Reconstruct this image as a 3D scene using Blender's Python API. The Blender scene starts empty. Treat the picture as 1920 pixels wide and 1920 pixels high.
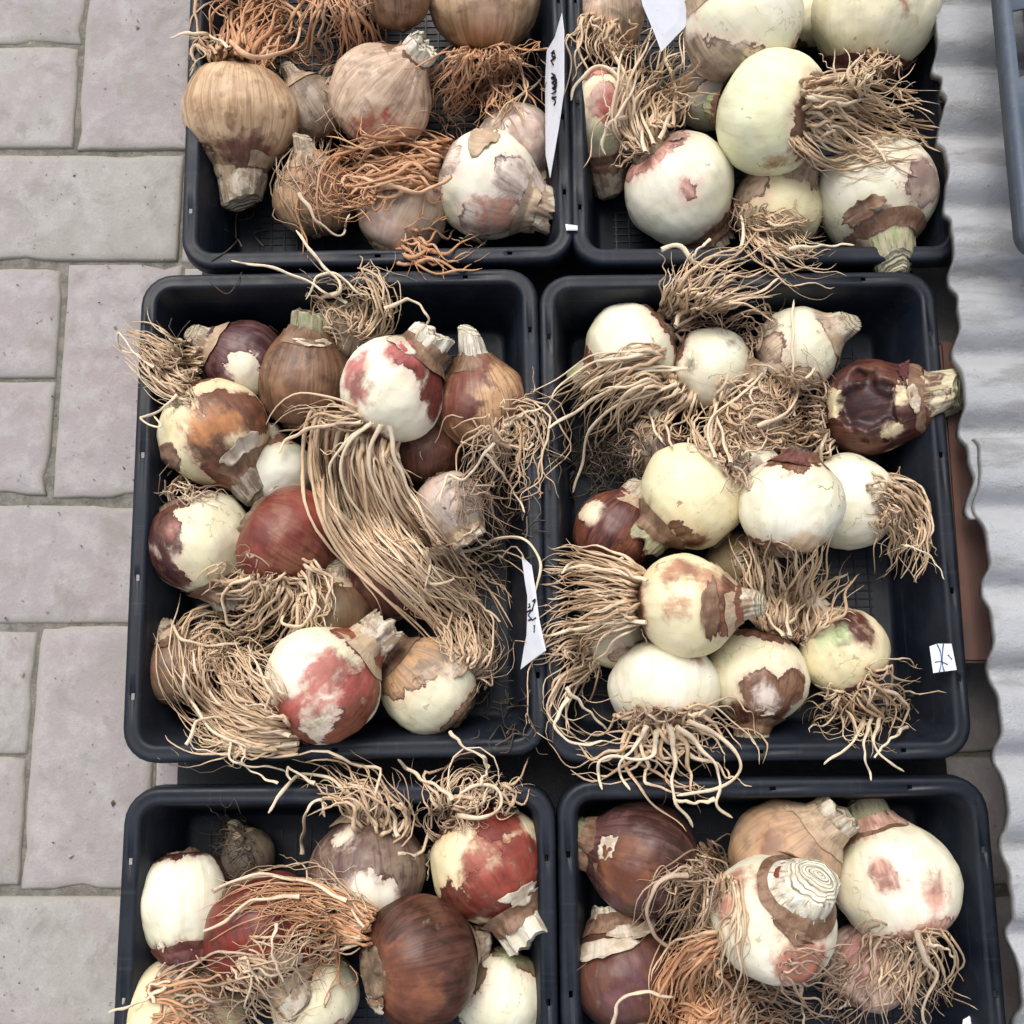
import bpy, bmesh, math, random
import numpy as np
from mathutils import Matrix, Vector, noise as mnoise

random.seed(7)
RNG = np.random.default_rng(11)
scene = bpy.context.scene
COL = scene.collection
PI = math.pi

# ------------------------------------------------------------------ camera
FPX = 1925.0                      # focal length in photograph pixels (1920 wide)
TILT = math.radians(9.5)
RIM = 0.10                        # height of the tray rims
CAMZ = RIM + math.cos(TILT)
cam_d = bpy.data.cameras.new('camera')
cam = bpy.data.objects.new('camera', cam_d)
COL.objects.link(cam)
cam.location = (0, 0, CAMZ)
cam.rotation_euler = (TILT, 0, 0)
cam_d.sensor_width = 36.0
cam_d.lens = 36.0 * FPX / 1920.0
cam_d.clip_start = 0.02
cam_d.clip_end = 200
scene.camera = cam

# ------------------------------------------------------------------ sky, sun, exposure
SUN_EL, SUN_AZ = math.radians(58), math.radians(-22)      # azimuth from +Y (far side) towards +X
world = bpy.data.worlds.new('World')
scene.world = world
world.use_nodes = True
wn, wl = world.node_tree.nodes, world.node_tree.links
wn.clear()
w_out = wn.new('ShaderNodeOutputWorld')
w_bg = wn.new('ShaderNodeBackground')
w_sky = wn.new('ShaderNodeTexSky')
w_sky.sky_type = 'NISHITA'
w_sky.sun_disc = False
w_sky.sun_elevation = SUN_EL
w_sky.sun_rotation = SUN_AZ
w_sky.dust_density = 4.0
w_hs = wn.new('ShaderNodeHueSaturation')
w_hs.inputs['Saturation'].default_value = 0.44
w_bg.inputs['Strength'].default_value = 0.145
wl.new(w_sky.outputs[0], w_hs.inputs['Color'])
wl.new(w_hs.outputs[0], w_bg.inputs['Color'])
wl.new(w_bg.outputs[0], w_out.inputs[0])

sun_d = bpy.data.lights.new('sun', 'SUN')
sun_d.energy = 1.25
sun_d.angle = math.radians(38)
sun_d.color = (1.0, 0.935, 0.85)
sun = bpy.data.objects.new('sun', sun_d)
COL.objects.link(sun)
sd = Vector((math.sin(SUN_AZ) * math.cos(SUN_EL), math.cos(SUN_AZ) * math.cos(SUN_EL), math.sin(SUN_EL)))
sun.rotation_euler = sd.to_track_quat('Z', 'Y').to_euler()
sun.location = (-0.6, 1.2, 3)

scene.view_settings.view_transform = 'Standard'
scene.view_settings.look = 'None'
scene.view_settings.gamma = 1.0
scene.view_settings.use_curve_mapping = False
scene.view_settings.exposure = 0.50
scene.cycles.max_bounces = 5
scene.cycles.diffuse_bounces = 3
scene.cycles.glossy_bounces = 2

# ------------------------------------------------------------------ helpers
CT, ST = math.cos(TILT), math.sin(TILT)
CAMP = np.array([0.0, 0.0, CAMZ])

def at(px, py, z):
    """World point at height z that the photograph shows at pixel px, py."""
    x = (px - 960) / FPX
    y = -(py - 960) / FPX
    d = np.array([x, y * CT + ST, y * ST - CT])
    return CAMP + d * ((z - CAMZ) / d[2])

def at_arr(pts, z):
    x = (pts[:, 0] - 960) / FPX
    y = -(pts[:, 1] - 960) / FPX
    d = np.stack([x, y * CT + ST, y * ST - CT], 1)
    return CAMP + d * ((z - CAMZ) / d[:, 2])[:, None]

def depth_of(p):
    d = p - CAMP
    return d[1] * ST - d[2] * CT

def _hash(ix, iy, iz, seed):
    h = (ix.astype(np.int64) * 374761393 + iy.astype(np.int64) * 668265263 + iz.astype(np.int64) * 2147483647 + seed * 974634777) & 0xFFFFFFFF
    h = ((h ^ (h >> 13)) * 1274126177) & 0xFFFFFFFF
    h = (h ^ (h >> 16)) & 0xFFFFFFFF
    return h / 4294967295.0

def vnoise(p, seed=0):
    """value noise in [-1, 1]; p is (N,3)"""
    i = np.floor(p).astype(np.int64)
    f = p - i
    f = f * f * (3 - 2 * f)
    r = 0
    for dx in (0, 1):
        for dy in (0, 1):
            for dz in (0, 1):
                w = (f[:, 0] if dx else 1 - f[:, 0]) * (f[:, 1] if dy else 1 - f[:, 1]) * (f[:, 2] if dz else 1 - f[:, 2])
                r = r + w * _hash(i[:, 0] + dx, i[:, 1] + dy, i[:, 2] + dz, seed)
    return r * 2 - 1

def fbm(p, seed=0, octaves=4):
    a, s, r = 0.5, 1.0, 0
    for o in range(octaves):
        r = r + a * vnoise(p * s + o * 17.3, seed + o)
        a *= 0.5
        s *= 2.03
    return r

def mesh_np(name, verts, quads, attrs=None, uv=None, smooth=True):
    me = bpy.data.meshes.new(name)
    verts = np.asarray(verts, dtype=np.float32)
    quads = np.asarray(quads, dtype=np.int32)
    n, m = len(verts), len(quads)
    k = quads.shape[1]
    me.vertices.add(n)
    me.vertices.foreach_set('co', verts.ravel())
    me.loops.add(m * k)
    me.loops.foreach_set('vertex_index', quads.ravel())
    me.polygons.add(m)
    me.polygons.foreach_set('loop_start', np.arange(0, m * k, k, dtype=np.int32))
    me.polygons.foreach_set('loop_total', np.full(m, k, dtype=np.int32))
    me.polygons.foreach_set('use_smooth', np.full(m, smooth, dtype=bool))
    if uv is not None:
        l = me.uv_layers.new(name='UVMap')
        l.data.foreach_set('uv', np.asarray(uv, dtype=np.float32).ravel())
    if attrs:
        for a, v in attrs.items():
            at_ = me.attributes.new(a, 'FLOAT', 'POINT')
            at_.data.foreach_set('value', np.asarray(v, dtype=np.float32))
    me.update(calc_edges=True)
    return me

def link(name, me, mat=None, parent=None, matrix=None):
    o = bpy.data.objects.new(name, me)
    COL.objects.link(o)
    if mat is not None and me is not None and not me.materials:
        me.materials.append(mat)
    if parent is not None:
        o.parent = parent
    if matrix is not None:
        o.matrix_basis = matrix
    return o

def bm_obj(name, bm, mat, parent=None, smooth=False, matrix=None):
    me = bpy.data.meshes.new(name)
    bmesh.ops.recalc_face_normals(bm, faces=bm.faces)
    bm.to_mesh(me)
    bm.free()
    if smooth:
        me.polygons.foreach_set('use_smooth', [True] * len(me.polygons))
    return link(name, me, mat, parent, matrix)

def tag(o, label=None, cat=None, group=None, kind=None):
    if label: o['label'] = label
    if cat: o['category'] = cat
    if group: o['group'] = group
    if kind: o['kind'] = kind
    return o

def empty(name, loc=(0, 0, 0), matrix=None):
    o = bpy.data.objects.new(name, None)
    o.empty_display_size = 0.03
    COL.objects.link(o)
    o.location = loc
    if matrix is not None:
        o.matrix_basis = matrix
    return o

# ------------------------------------------------------------------ material tools
class NT:
    def __init__(self, name):
        self.m = bpy.data.materials.new(name)
        self.m.use_nodes = True
        self.t = self.m.node_tree
        self.bsdf = self.t.nodes['Principled BSDF']
    def n(self, kind, **kw):
        nd = self.t.nodes.new(kind)
        for k, v in kw.items():
            setattr(nd, k, v)
        return nd
    def set(self, sock, v):
        if isinstance(v, (int, float)):
            sock.default_value = v
        elif isinstance(v, tuple):
            sock.default_value = v if len(v) == len(sock.default_value) else tuple(v) + (1.0,)
        else:
            self.t.links.new(v, sock)
    def math(self, op, a, b=0.0, c=None, clamp=False):
        nd = self.n('ShaderNodeMath', operation=op)
        nd.use_clamp = clamp
        self.set(nd.inputs[0], a)
        self.set(nd.inputs[1], b)
        if c is not None: self.set(nd.inputs[2], c)
        return nd.outputs[0]
    def mix(self, f, a, b, blend='MIX'):
        nd = self.n('ShaderNodeMix', data_type='RGBA', blend_type=blend)
        self.set(nd.inputs[0], f)
        self.set(nd.inputs[6], a)
        self.set(nd.inputs[7], b)
        return nd.outputs[2]
    def ramp(self, v, lo, hi, a=0.0, b=1.0, smooth=True):
        nd = self.n('ShaderNodeMapRange', interpolation_type='SMOOTHSTEP' if smooth else 'LINEAR')
        self.set(nd.inputs[0], v)
        nd.inputs[1].default_value, nd.inputs[2].default_value = lo, hi
        nd.inputs[3].default_value, nd.inputs[4].default_value = a, b
        return nd.outputs[0]
    def noise(self, vec, scale, detail=4, rough=0.55, dist=0.0):
        nd = self.n('ShaderNodeTexNoise')
        if vec is not None: self.set(nd.inputs['Vector'], vec)
        nd.inputs['Scale'].default_value = scale
        nd.inputs['Detail'].default_value = detail
        nd.inputs['Roughness'].default_value = rough
        nd.inputs['Distortion'].default_value = dist
        return nd.outputs['Fac']
    def mapping(self, vec, scale=(1, 1, 1), loc=(0, 0, 0)):
        nd = self.n('ShaderNodeMapping')
        self.set(nd.inputs[0], vec)
        nd.inputs['Scale'].default_value = scale
        nd.inputs['Location'].default_value = loc
        return nd.outputs[0]
    def obj(self):
        return self.n('ShaderNodeTexCoord').outputs['Object']
    def uv(self):
        return self.n('ShaderNodeTexCoord').outputs['UV']
    def attr(self, name):
        return self.n('ShaderNodeAttribute', attribute_name=name).outputs['Fac']
    def bump(self, h, strength=0.3, dist=0.001):
        nd = self.n('ShaderNodeBump')
        nd.inputs['Strength'].default_value = strength
        nd.inputs['Distance'].default_value = dist
        self.set(nd.inputs['Height'], h)
        self.t.links.new(nd.outputs[0], self.bsdf.inputs['Normal'])
    def out(self, color=None, rough=None, spec=None):
        if color is not None: self.set(self.bsdf.inputs['Base Color'], color)
        if rough is not None: self.set(self.bsdf.inputs['Roughness'], rough)
        if spec is not None: self.set(self.bsdf.inputs['Specular IOR Level'], spec)
        return self.m

def rnd_shift(t, vec):
    """offset a coordinate by the object's random number so that copies differ"""
    r = t.n('ShaderNodeObjectInfo').outputs['Random']
    c = t.n('ShaderNodeCombineXYZ')
    t.set(c.inputs[0], t.math('MULTIPLY', r, 37.0))
    t.set(c.inputs[1], t.math('MULTIPLY', r, 91.0))
    t.set(c.inputs[2], t.math('MULTIPLY', r, 13.0))
    a = t.n('ShaderNodeVectorMath', operation='ADD')
    t.set(a.inputs[0], vec)
    t.set(a.inputs[1], c.outputs[0])
    return a.outputs[0], r

def mat_paver():
    t = NT('concrete_paver')
    v, r = rnd_shift(t, t.obj())
    big = t.noise(v, 9, 5, 0.6)
    mid = t.noise(v, 38, 6, 0.65)
    fine = t.noise(v, 420, 4, 0.7)
    base = t.mix(t.ramp(r, 0.2, 0.8), (0.33, 0.295, 0.30), (0.35, 0.335, 0.31))
    c = t.mix(t.ramp(big, 0.42, 0.66, 0, 0.8), base, (0.335, 0.28, 0.285))
    c = t.mix(t.ramp(mid, 0.42, 0.66, 0, 0.65), c, (0.42, 0.41, 0.395))
    c = t.mix(t.ramp(t.noise(v, 24, 8, 0.7, 0.6), 0.50, 0.68, 0, 0.6), c, (0.225, 0.21, 0.18))
    c = t.mix(t.ramp(t.noise(v, 6, 3, 0.5), 0.52, 0.62, 0, 0.5), c, (0.27, 0.255, 0.225))
    c = t.mix(t.ramp(t.noise(v, 95, 5, 0.6), 0.665, 0.72, 0, 0.75), c, (0.13, 0.125, 0.12))
    c = t.mix(t.ramp(fine, 0.3, 0.7, 0, 0.28), c, (0.24, 0.23, 0.23))
    # worn, sandy edges
    e = t.attr('edge')
    c = t.mix(t.ramp(t.math('ADD', e, t.math('MULTIPLY', t.math('SUBTRACT', mid, 0.5), 1.1)), 0.40, 0.95, 0, 0.75), c, (0.31, 0.29, 0.25))
    h = t.math('ADD', t.math('MULTIPLY', fine, 0.35), t.math('ADD', mid, t.math('MULTIPLY', big, 0.8)))
    t.bump(h, 0.8, 0.0022)
    return t.out(c, 0.86, 0.3)

def mat_sand():
    t = NT('joint_sand')
    v = t.obj()
    a = t.noise(v, 60, 6, 0.7)
    b = t.noise(v, 700, 3, 0.7)
    c = t.mix(t.ramp(a, 0.35, 0.65), (0.16, 0.15, 0.125), (0.29, 0.275, 0.24))
    c = t.mix(t.ramp(b, 0.4, 0.75, 0, 0.5), c, (0.13, 0.125, 0.11))
    t.bump(t.math('ADD', a, b), 0.8, 0.003)
    return t.out(c, 0.95, 0.2)

def mat_plastic(name, col, dust, dustamt=0.35, rough=0.42):
    t = NT(name)
    v, r = rnd_shift(t, t.obj())
    a = t.noise(v, 14, 6, 0.65)
    b = t.noise(v, 240, 4, 0.7)
    s = t.noise(t.mapping(v, (3, 160, 160)), 1.0, 3, 0.6)
    c = t.mix(t.ramp(a, 0.42, 0.75, 0, dustamt), col, dust)
    c = t.mix(t.ramp(b, 0.62, 0.74, 0, dustamt * 0.8), c, dust)
    s2 = t.noise(t.mapping(v, (150, 4, 150)), 1.0, 3, 0.6)
    c = t.mix(t.ramp(s, 0.60, 0.70, 0, dustamt * 0.9), c, dust)
    c = t.mix(t.ramp(s2, 0.60, 0.70, 0, dustamt * 0.9), c, dust)
    rg = t.ramp(a, 0.3, 0.7, rough - 0.06, rough + 0.2)
    t.bump(t.math('ADD', b, t.math('MULTIPLY', a, 2.0)), 0.12, 0.0008)
    return t.out(c, rg, 0.32)

def mat_sheet():
    t = NT('fibre_cement')
    v = t.obj()
    a = t.noise(v, 7, 7, 0.65)
    b = t.noise(v, 70, 6, 0.7)
    d = t.noise(v, 520, 3, 0.7)
    st = t.noise(t.mapping(v, (9, 38, 20)), 1.0, 5, 0.6)
    c = t.mix(t.ramp(a, 0.35, 0.65), (0.33, 0.34, 0.355), (0.41, 0.42, 0.44))
    c = t.mix(t.ramp(st, 0.50, 0.66, 0, 0.7), c, (0.20, 0.195, 0.185))
    c = t.mix(t.ramp(b, 0.62, 0.72, 0, 0.7), c, (0.12, 0.115, 0.105))
    c = t.mix(t.ramp(t.noise(v, 16, 4, 0.5), 0.66, 0.76, 0, 0.6), c, (0.29, 0.24, 0.17))
    c = t.mix(t.ramp(d, 0.35, 0.75, 0, 0.35), c, (0.38, 0.39, 0.40))
    t.bump(t.math('ADD', t.math('MULTIPLY', d, 0.6), b), 0.9, 0.0026)
    return t.out(c, 0.82, 0.3)

def mat_board():
    t = NT('reddish_board')
    v = t.obj()
    a = t.noise(t.mapping(v, (60, 3, 10)), 1.0, 5, 0.6)
    b = t.noise(v, 12, 5, 0.6)
    c = t.mix(t.ramp(a, 0.3, 0.7), (0.10, 0.055, 0.045), (0.16, 0.085, 0.065))
    c = t.mix(t.ramp(b, 0.45, 0.7, 0, 0.7), c, (0.07, 0.06, 0.055))
    t.bump(a, 0.4, 0.001)
    return t.out(c, 0.8, 0.3)

def mat_film():
    t = NT('black_film')
    v = t.obj()
    a = t.noise(v, 18, 5, 0.6)
    w = t.n('ShaderNodeTexWave', wave_type='BANDS', bands_direction='DIAGONAL')
    w.inputs['Scale'].default_value = 240
    w.inputs['Distortion'].default_value = 1.5
    t.set(w.inputs['Vector'], v)
    c = t.mix(t.ramp(a, 0.5, 0.75, 0, 0.5), (0.010, 0.011, 0.014), (0.035, 0.036, 0.037))
    t.bump(t.math('ADD', w.outputs['Fac'], t.math('MULTIPLY', a, 6.0)), 0.4, 0.001)
    return t.out(c, 0.55, 0.4)

def mat_paper():
    t = NT('label_paper')
    v = t.obj()
    a = t.noise(v, 45, 4, 0.6)
    b = t.noise(v, 300, 3, 0.6)
    c = t.mix(t.ramp(a, 0.4, 0.7, 0, 0.5), (0.74, 0.76, 0.82), (0.62, 0.65, 0.73))
    c = t.mix(t.ramp(b, 0.70, 0.76, 0, 0.6), c, (0.16, 0.16, 0.18))
    t.bump(a, 0.3, 0.001)
    return t.out(c, 0.55, 0.35)

def mat_flat(name, col, rough=0.6):
    t = NT(name)
    a = t.noise(t.obj(), 200, 3, 0.6)
    c = t.mix(t.ramp(a, 0.3, 0.7, 0, 0.4), col, tuple(x * 0.6 for x in col))
    return t.out(c, rough, 0.3)

def mat_bulb(name, inner, a1, a2, b, scuff=0.5, cracks=0.5):
    t = NT(name)
    obj = t.obj()
    v, r = rnd_shift(t, t.mapping(obj, (20, 20, 20)))
    uvw = t.uv()
    suv, _ = rnd_shift(t, t.mapping(uvw, (44, 1.6, 1)))
    streak = t.noise(suv, 1.0, 4, 0.6)
    suv2, _ = rnd_shift(t, t.mapping(uvw, (110, 2.2, 1)))
    hair = t.noise(suv2, 1.0, 3, 0.6)
    n_big = t.noise(v, 1.1, 5, 0.6)
    n_mid = t.noise(v, 3.2, 7, 0.62, 0.3)
    n_fine = t.noise(v, 26, 4, 0.65)
    fa, fb = t.attr('pa'), t.attr('pb')
    vuv, _ = rnd_shift(t, t.mapping(uvw, (22, 3.0, 1)))
    n_vein = t.noise(vuv, 1.0, 4, 0.6)
    na = t.math('ADD', fa, t.math('ADD', t.math('MULTIPLY', t.math('SUBTRACT', n_mid, 0.5), 1.7), t.math('MULTIPLY', t.math('SUBTRACT', n_vein, 0.5), 1.3)))
    crisp = t.ramp(na, -0.03, 0.04)
    softm = t.ramp(na, -0.42, 0.36)
    sel = t.ramp(n_big, 0.42, 0.56)
    ma = t.math('ADD', t.math('MULTIPLY', crisp, sel), t.math('MULTIPLY', softm, t.math('SUBTRACT', 1.0, sel)))
    halo = t.ramp(na, -0.9, 0.1, 0.0, 0.5)
    edge = t.math('MULTIPLY', t.math('MULTIPLY', t.ramp(na, -0.10, 0.0), t.ramp(na, 0.24, 0.02)), sel)
    nb = t.math('ADD', fb, t.math('ADD', t.math('MULTIPLY', t.math('SUBTRACT', n_mid, 0.5), 2.4), t.math('MULTIPLY', t.math('SUBTRACT', n_vein, 0.5), 1.0)))
    mb = t.ramp(nb, -0.42, 0.48, 0.0, 0.92)
    # fleshy scale under the dry skin
    dk = tuple(x * y for x, y in zip(inner, (0.86, 0.84, 0.70)))
    ci = t.mix(t.ramp(n_big, 0.35, 0.65, 0, 0.7), inner, dk)
    sepv = t.n('ShaderNodeSeparateXYZ')
    t.set(sepv.inputs[0], uvw)
    ci = t.mix(t.ramp(sepv.outputs[1], 0.62, 0.95, 0, 0.55), ci, (0.56, 0.60, 0.34))
    ci = t.mix(t.ramp(streak, 0.45, 0.75, 0, 0.40), ci, (0.62, 0.58, 0.40))
    ci = t.mix(t.ramp(hair, 0.60, 0.72, 0, 0.28), ci, (0.50, 0.46, 0.31))
    ci = t.mix(t.ramp(t.noise(v, 1.7, 6, 0.7, 0.8), 0.56, 0.70, 0, 0.45 * scuff), ci, (0.52, 0.40, 0.26))
    ci = t.mix(t.ramp(n_fine, 0.66, 0.76, 0, 0.30 * scuff), ci, (0.36, 0.25, 0.14))
    vc, _ = rnd_shift(t, t.mapping(obj, (20, 20, 20)))
    wv = t.n('ShaderNodeTexVoronoi', feature='F1')
    wv.inputs['Scale'].default_value = 2.6
    wv.inputs['Randomness'].default_value = 1.0
    wa = t.n('ShaderNodeVectorMath', operation='ADD')
    nz = t.n('ShaderNodeTexNoise')
    nz.inputs['Scale'].default_value = 5.0
    t.set(nz.inputs['Vector'], v)
    t.set(wa.inputs[0], v)
    sc_ = t.n('ShaderNodeVectorMath', operation='SCALE')
    t.set(sc_.inputs[0], nz.outputs['Color'])
    sc_.inputs['Scale'].default_value = 0.5
    t.set(wa.inputs[1], sc_.outputs[0])
    t.set(wv.inputs['Vector'], wa.outputs[0])
    sepc = t.n('ShaderNodeSeparateColor')
    t.set(sepc.inputs[0], wv.outputs['Color'])
    gate = t.ramp(sepc.outputs[0], 0.80, 0.84)
    spot = t.math('MULTIPLY', t.ramp(wv.outputs['Distance'], 0.17, 0.12), gate)
    spot_c = t.mix(t.ramp(wv.outputs['Distance'], 0.10, 0.04), (0.16, 0.075, 0.04), (0.50, 0.36, 0.22))
    ci = t.mix(t.math('MULTIPLY', spot, 0.8 * scuff), ci, spot_c)
    ve = t.n('ShaderNodeTexVoronoi', feature='DISTANCE_TO_EDGE')
    ve.inputs['Scale'].default_value = 1.15
    t.set(ve.inputs['Vector'], wa.outputs[0])
    crack = t.math('MULTIPLY', t.ramp(ve.outputs['Distance'], 0.022, 0.004), t.ramp(n_big, 0.53, 0.60))
    ci = t.mix(t.math('MULTIPLY', crack, 0.75 * cracks), ci, (0.20, 0.11, 0.06))
    # dry skin
    ca = t.mix(t.ramp(n_big, 0.40, 0.62), tuple(x * 0.8 for x in a1), tuple(x * 1.1 for x in a2))
    ca = t.mix(t.ramp(streak, 0.35, 0.7, 0, 0.6), ca, tuple(min(1, x * 1.28 + 0.006) for x in a2))
    ca = t.mix(t.ramp(hair, 0.52, 0.62, 0, 0.55), ca, tuple(x * 0.55 for x in a1))
    ca = t.mix(t.ramp(n_fine, 0.64, 0.80, 0, 0.30), ca, tuple(min(1, x * 1.35 + 0.015) for x in a2))
    ca = t.mix(t.ramp(t.noise(v, 2.0, 5, 0.7, 1.0), 0.60, 0.72, 0, 0.4), ca, (0.30, 0.25, 0.20))
    hc = tuple(0.5 * x + 0.5 * y + 0.05 * z for x, y, z in zip(inner, a2, (2.2, -1.2, -0.6)))
    ci = t.mix(halo, ci, hc)
    scr, _ = rnd_shift(t, t.mapping(uvw, (46, 15, 1)))
    ci = t.mix(t.ramp(t.noise(scr, 1.0, 3, 0.55, 0.8), 0.69, 0.73, 0, 0.75 * scuff), ci, (0.22, 0.13, 0.075))
    # scurfy, weathered surface of the dry skin
    ca = t.mix(t.ramp(n_mid, 0.50, 0.66, 0, 0.7), ca, tuple(x * 0.45 for x in a1))
    ca = t.mix(t.ramp(n_vein, 0.54, 0.70, 0, 0.45), ca, tuple(min(1, x * 1.5 + 0.03) for x in a2))
    c = t.mix(ma, ci, ca)
    c = t.mix(t.math('MULTIPLY', edge, 0.8), c, (0.075, 0.024, 0.018))
    cb = t.mix(t.ramp(streak, 0.35, 0.7), b, tuple(min(1, x * 1.25 + 0.012) for x in b))
    cb = t.mix(t.ramp(n_big, 0.42, 0.62, 0, 0.8), cb, (b[0] * 0.42, b[1] * 0.32, b[2] * 0.36))
    cb = t.mix(t.ramp(n_fine, 0.55, 0.75, 0, 0.4), cb, tuple(x * 0.55 + 0.03 for x in b))
    c = t.mix(mb, c, cb)
    # soiled towards the root plate (dry soil sticks there)
    sep = t.n('ShaderNodeSeparateXYZ')
    t.set(sep.inputs[0], uvw)
    soil = t.ramp(t.math('ADD', sep.outputs[1], t.math('MULTIPLY', t.math('SUBTRACT', n_mid, 0.5), 0.35)), 0.16, 0.07, 0, 0.85)
    c = t.mix(soil, c, (0.17, 0.11, 0.07))
    rg = t.math('ADD', t.ramp(ma, 0, 1, 0.36, 0.26), t.math('MULTIPLY', n_mid, 0.30))
    h = t.math('ADD', t.math('MULTIPLY', ma, 0.55), t.math('MULTIPLY', streak, 0.16))
    h = t.math('ADD', h, t.math('MULTIPLY', hair, t.ramp(ma, 0, 1, 0.02, 0.12)))
    h = t.math('ADD', h, t.math('MULTIPLY', n_fine, 0.10))
    h = t.math('ADD', h, t.math('MULTIPLY', n_mid, 0.5))
    t.bump(h, 0.8, 0.0015)
    return t.out(c, rg, 0.38)

def mat_neck(name, c1, c2, c3):
    t = NT(name)
    v, r = rnd_shift(t, t.mapping(t.obj(), (20, 20, 20)))
    suv, _ = rnd_shift(t, t.mapping(t.uv(), (38, 1.2, 1)))
    s = t.noise(suv, 1.0, 5, 0.65)
    n = t.noise(v, 3.0, 6, 0.65, 0.5)
    f = t.noise(v, 30, 4, 0.7)
    c = t.mix(t.ramp(n, 0.42, 0.56), c1, c2)
    c = t.mix(t.ramp(s, 0.50, 0.66), c, c3)
    c = t.mix(t.ramp(f, 0.55, 0.75, 0, 0.5), c, (0.13, 0.09, 0.055))
    t.bump(t.math('ADD', s, t.math('MULTIPLY', f, 0.4)), 0.8, 0.0018)
    return t.out(c, 0.62, 0.3)

def mat_cut(name, c1, c2):
    t = NT(name)
    rr = t.attr('ring')
    v, r = rnd_shift(t, t.mapping(t.obj(), (20, 20, 20)))
    n = t.noise(v, 4, 5, 0.6)
    w = t.math('SINE', t.math('MULTIPLY', t.math('ADD', rr, t.math('MULTIPLY', t.math('SUBTRACT', n, 0.5), 0.14)), 52.0))
    c = t.mix(t.ramp(w, -1.0, -0.3), (0.20, 0.155, 0.095), c1)
    c = t.mix(t.ramp(n, 0.45, 0.65, 0, 0.65), c, c2)
    t.bump(t.math('ADD', w, n), 0.6, 0.001)
    return t.out(c, 0.55, 0.35)

def mat_root(name, c1, c2, c3):
    t = NT(name)
    rc = t.attr('rc')
    v = t.mapping(t.obj(), (20, 20, 20))
    n = t.noise(v, 5, 4, 0.6)
    f = t.noise(v, 60, 3, 0.65)
    c = t.mix(t.ramp(rc, 0.0, 0.55, smooth=False), c1, c2)
    c = t.mix(t.ramp(rc, 0.62, 1.0, smooth=False), c, c3)
    c = t.mix(t.ramp(n, 0.48, 0.75, 0, 0.4), c, tuple(x * 0.6 for x in c1))
    c = t.mix(t.ramp(f, 0.55, 0.72, 0, 0.35), c, tuple(x * 0.4 for x in c1))
    t.bump(t.math('ADD', f, n), 0.5, 0.0006)
    return t.out(c, 0.72, 0.25)

def mat_skin(name, c1, c2):
    t = NT(name)
    v, r = rnd_shift(t, t.mapping(t.obj(), (20, 20, 20)))
    suv, _ = rnd_shift(t, t.mapping(t.uv(), (60, 1.5, 1)))
    s = t.noise(suv, 1.0, 4, 0.6)
    n = t.noise(v, 3, 5, 0.6)
    c = t.mix(t.ramp(n, 0.4, 0.6), c1, c2)
    c = t.mix(t.ramp(s, 0.45, 0.7, 0, 0.6), c, tuple(x * 0.5 for x in c1))
    t.bump(s, 0.5, 0.001)
    return t.out(c, 0.6, 0.3)

M_PAVER, M_SAND, M_SHEET, M_BOARD, M_FILM, M_PAPER = mat_paver(), mat_sand(), mat_sheet(), mat_board(), mat_film(), mat_paper()
M_TRAY = mat_plastic('black_tray_plastic', (0.0045, 0.0072, 0.0135), (0.055, 0.07, 0.095), 0.17, 0.44)
M_CRATE = mat_plastic('grey_crate_plastic', (0.075, 0.098, 0.135), (0.20, 0.21, 0.22), 0.4, 0.5)
M_INK = mat_flat('black_ink', (0.010, 0.010, 0.014), 0.5)
M_BLUE = mat_flat('blue_ink', (0.03, 0.09, 0.22), 0.5)

ROOTM = {
    'straw': mat_root('straw_root', (0.50, 0.345, 0.215), (0.64, 0.47, 0.31), (0.76, 0.61, 0.44)),
    'orange': mat_root('orange_root', (0.42, 0.205, 0.105), (0.56, 0.315, 0.175), (0.66, 0.43, 0.27)),
    'brown': mat_root('brown_root', (0.29, 0.195, 0.13), (0.41, 0.29, 0.20), (0.54, 0.405, 0.295)),
    'pale': mat_root('pale_root', (0.58, 0.44, 0.29), (0.68, 0.54, 0.37), (0.76, 0.64, 0.47)),
    'dark': mat_root('dark_root', (0.05, 0.04, 0.03), (0.09, 0.07, 0.05), (0.16, 0.125, 0.085)),
}
SKINM = {
    'brown': mat_skin('brown_dry_skin', (0.16, 0.085, 0.05), (0.27, 0.17, 0.11)),
    'tan': mat_skin('tan_dry_skin', (0.42, 0.30, 0.19), (0.52, 0.40, 0.28)),
    'pale': mat_skin('pale_dry_skin', (0.62, 0.55, 0.44), (0.46, 0.36, 0.26)),
    'maroon': mat_skin('maroon_dry_skin', (0.085, 0.025, 0.025), (0.16, 0.065, 0.05)),
}
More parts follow.
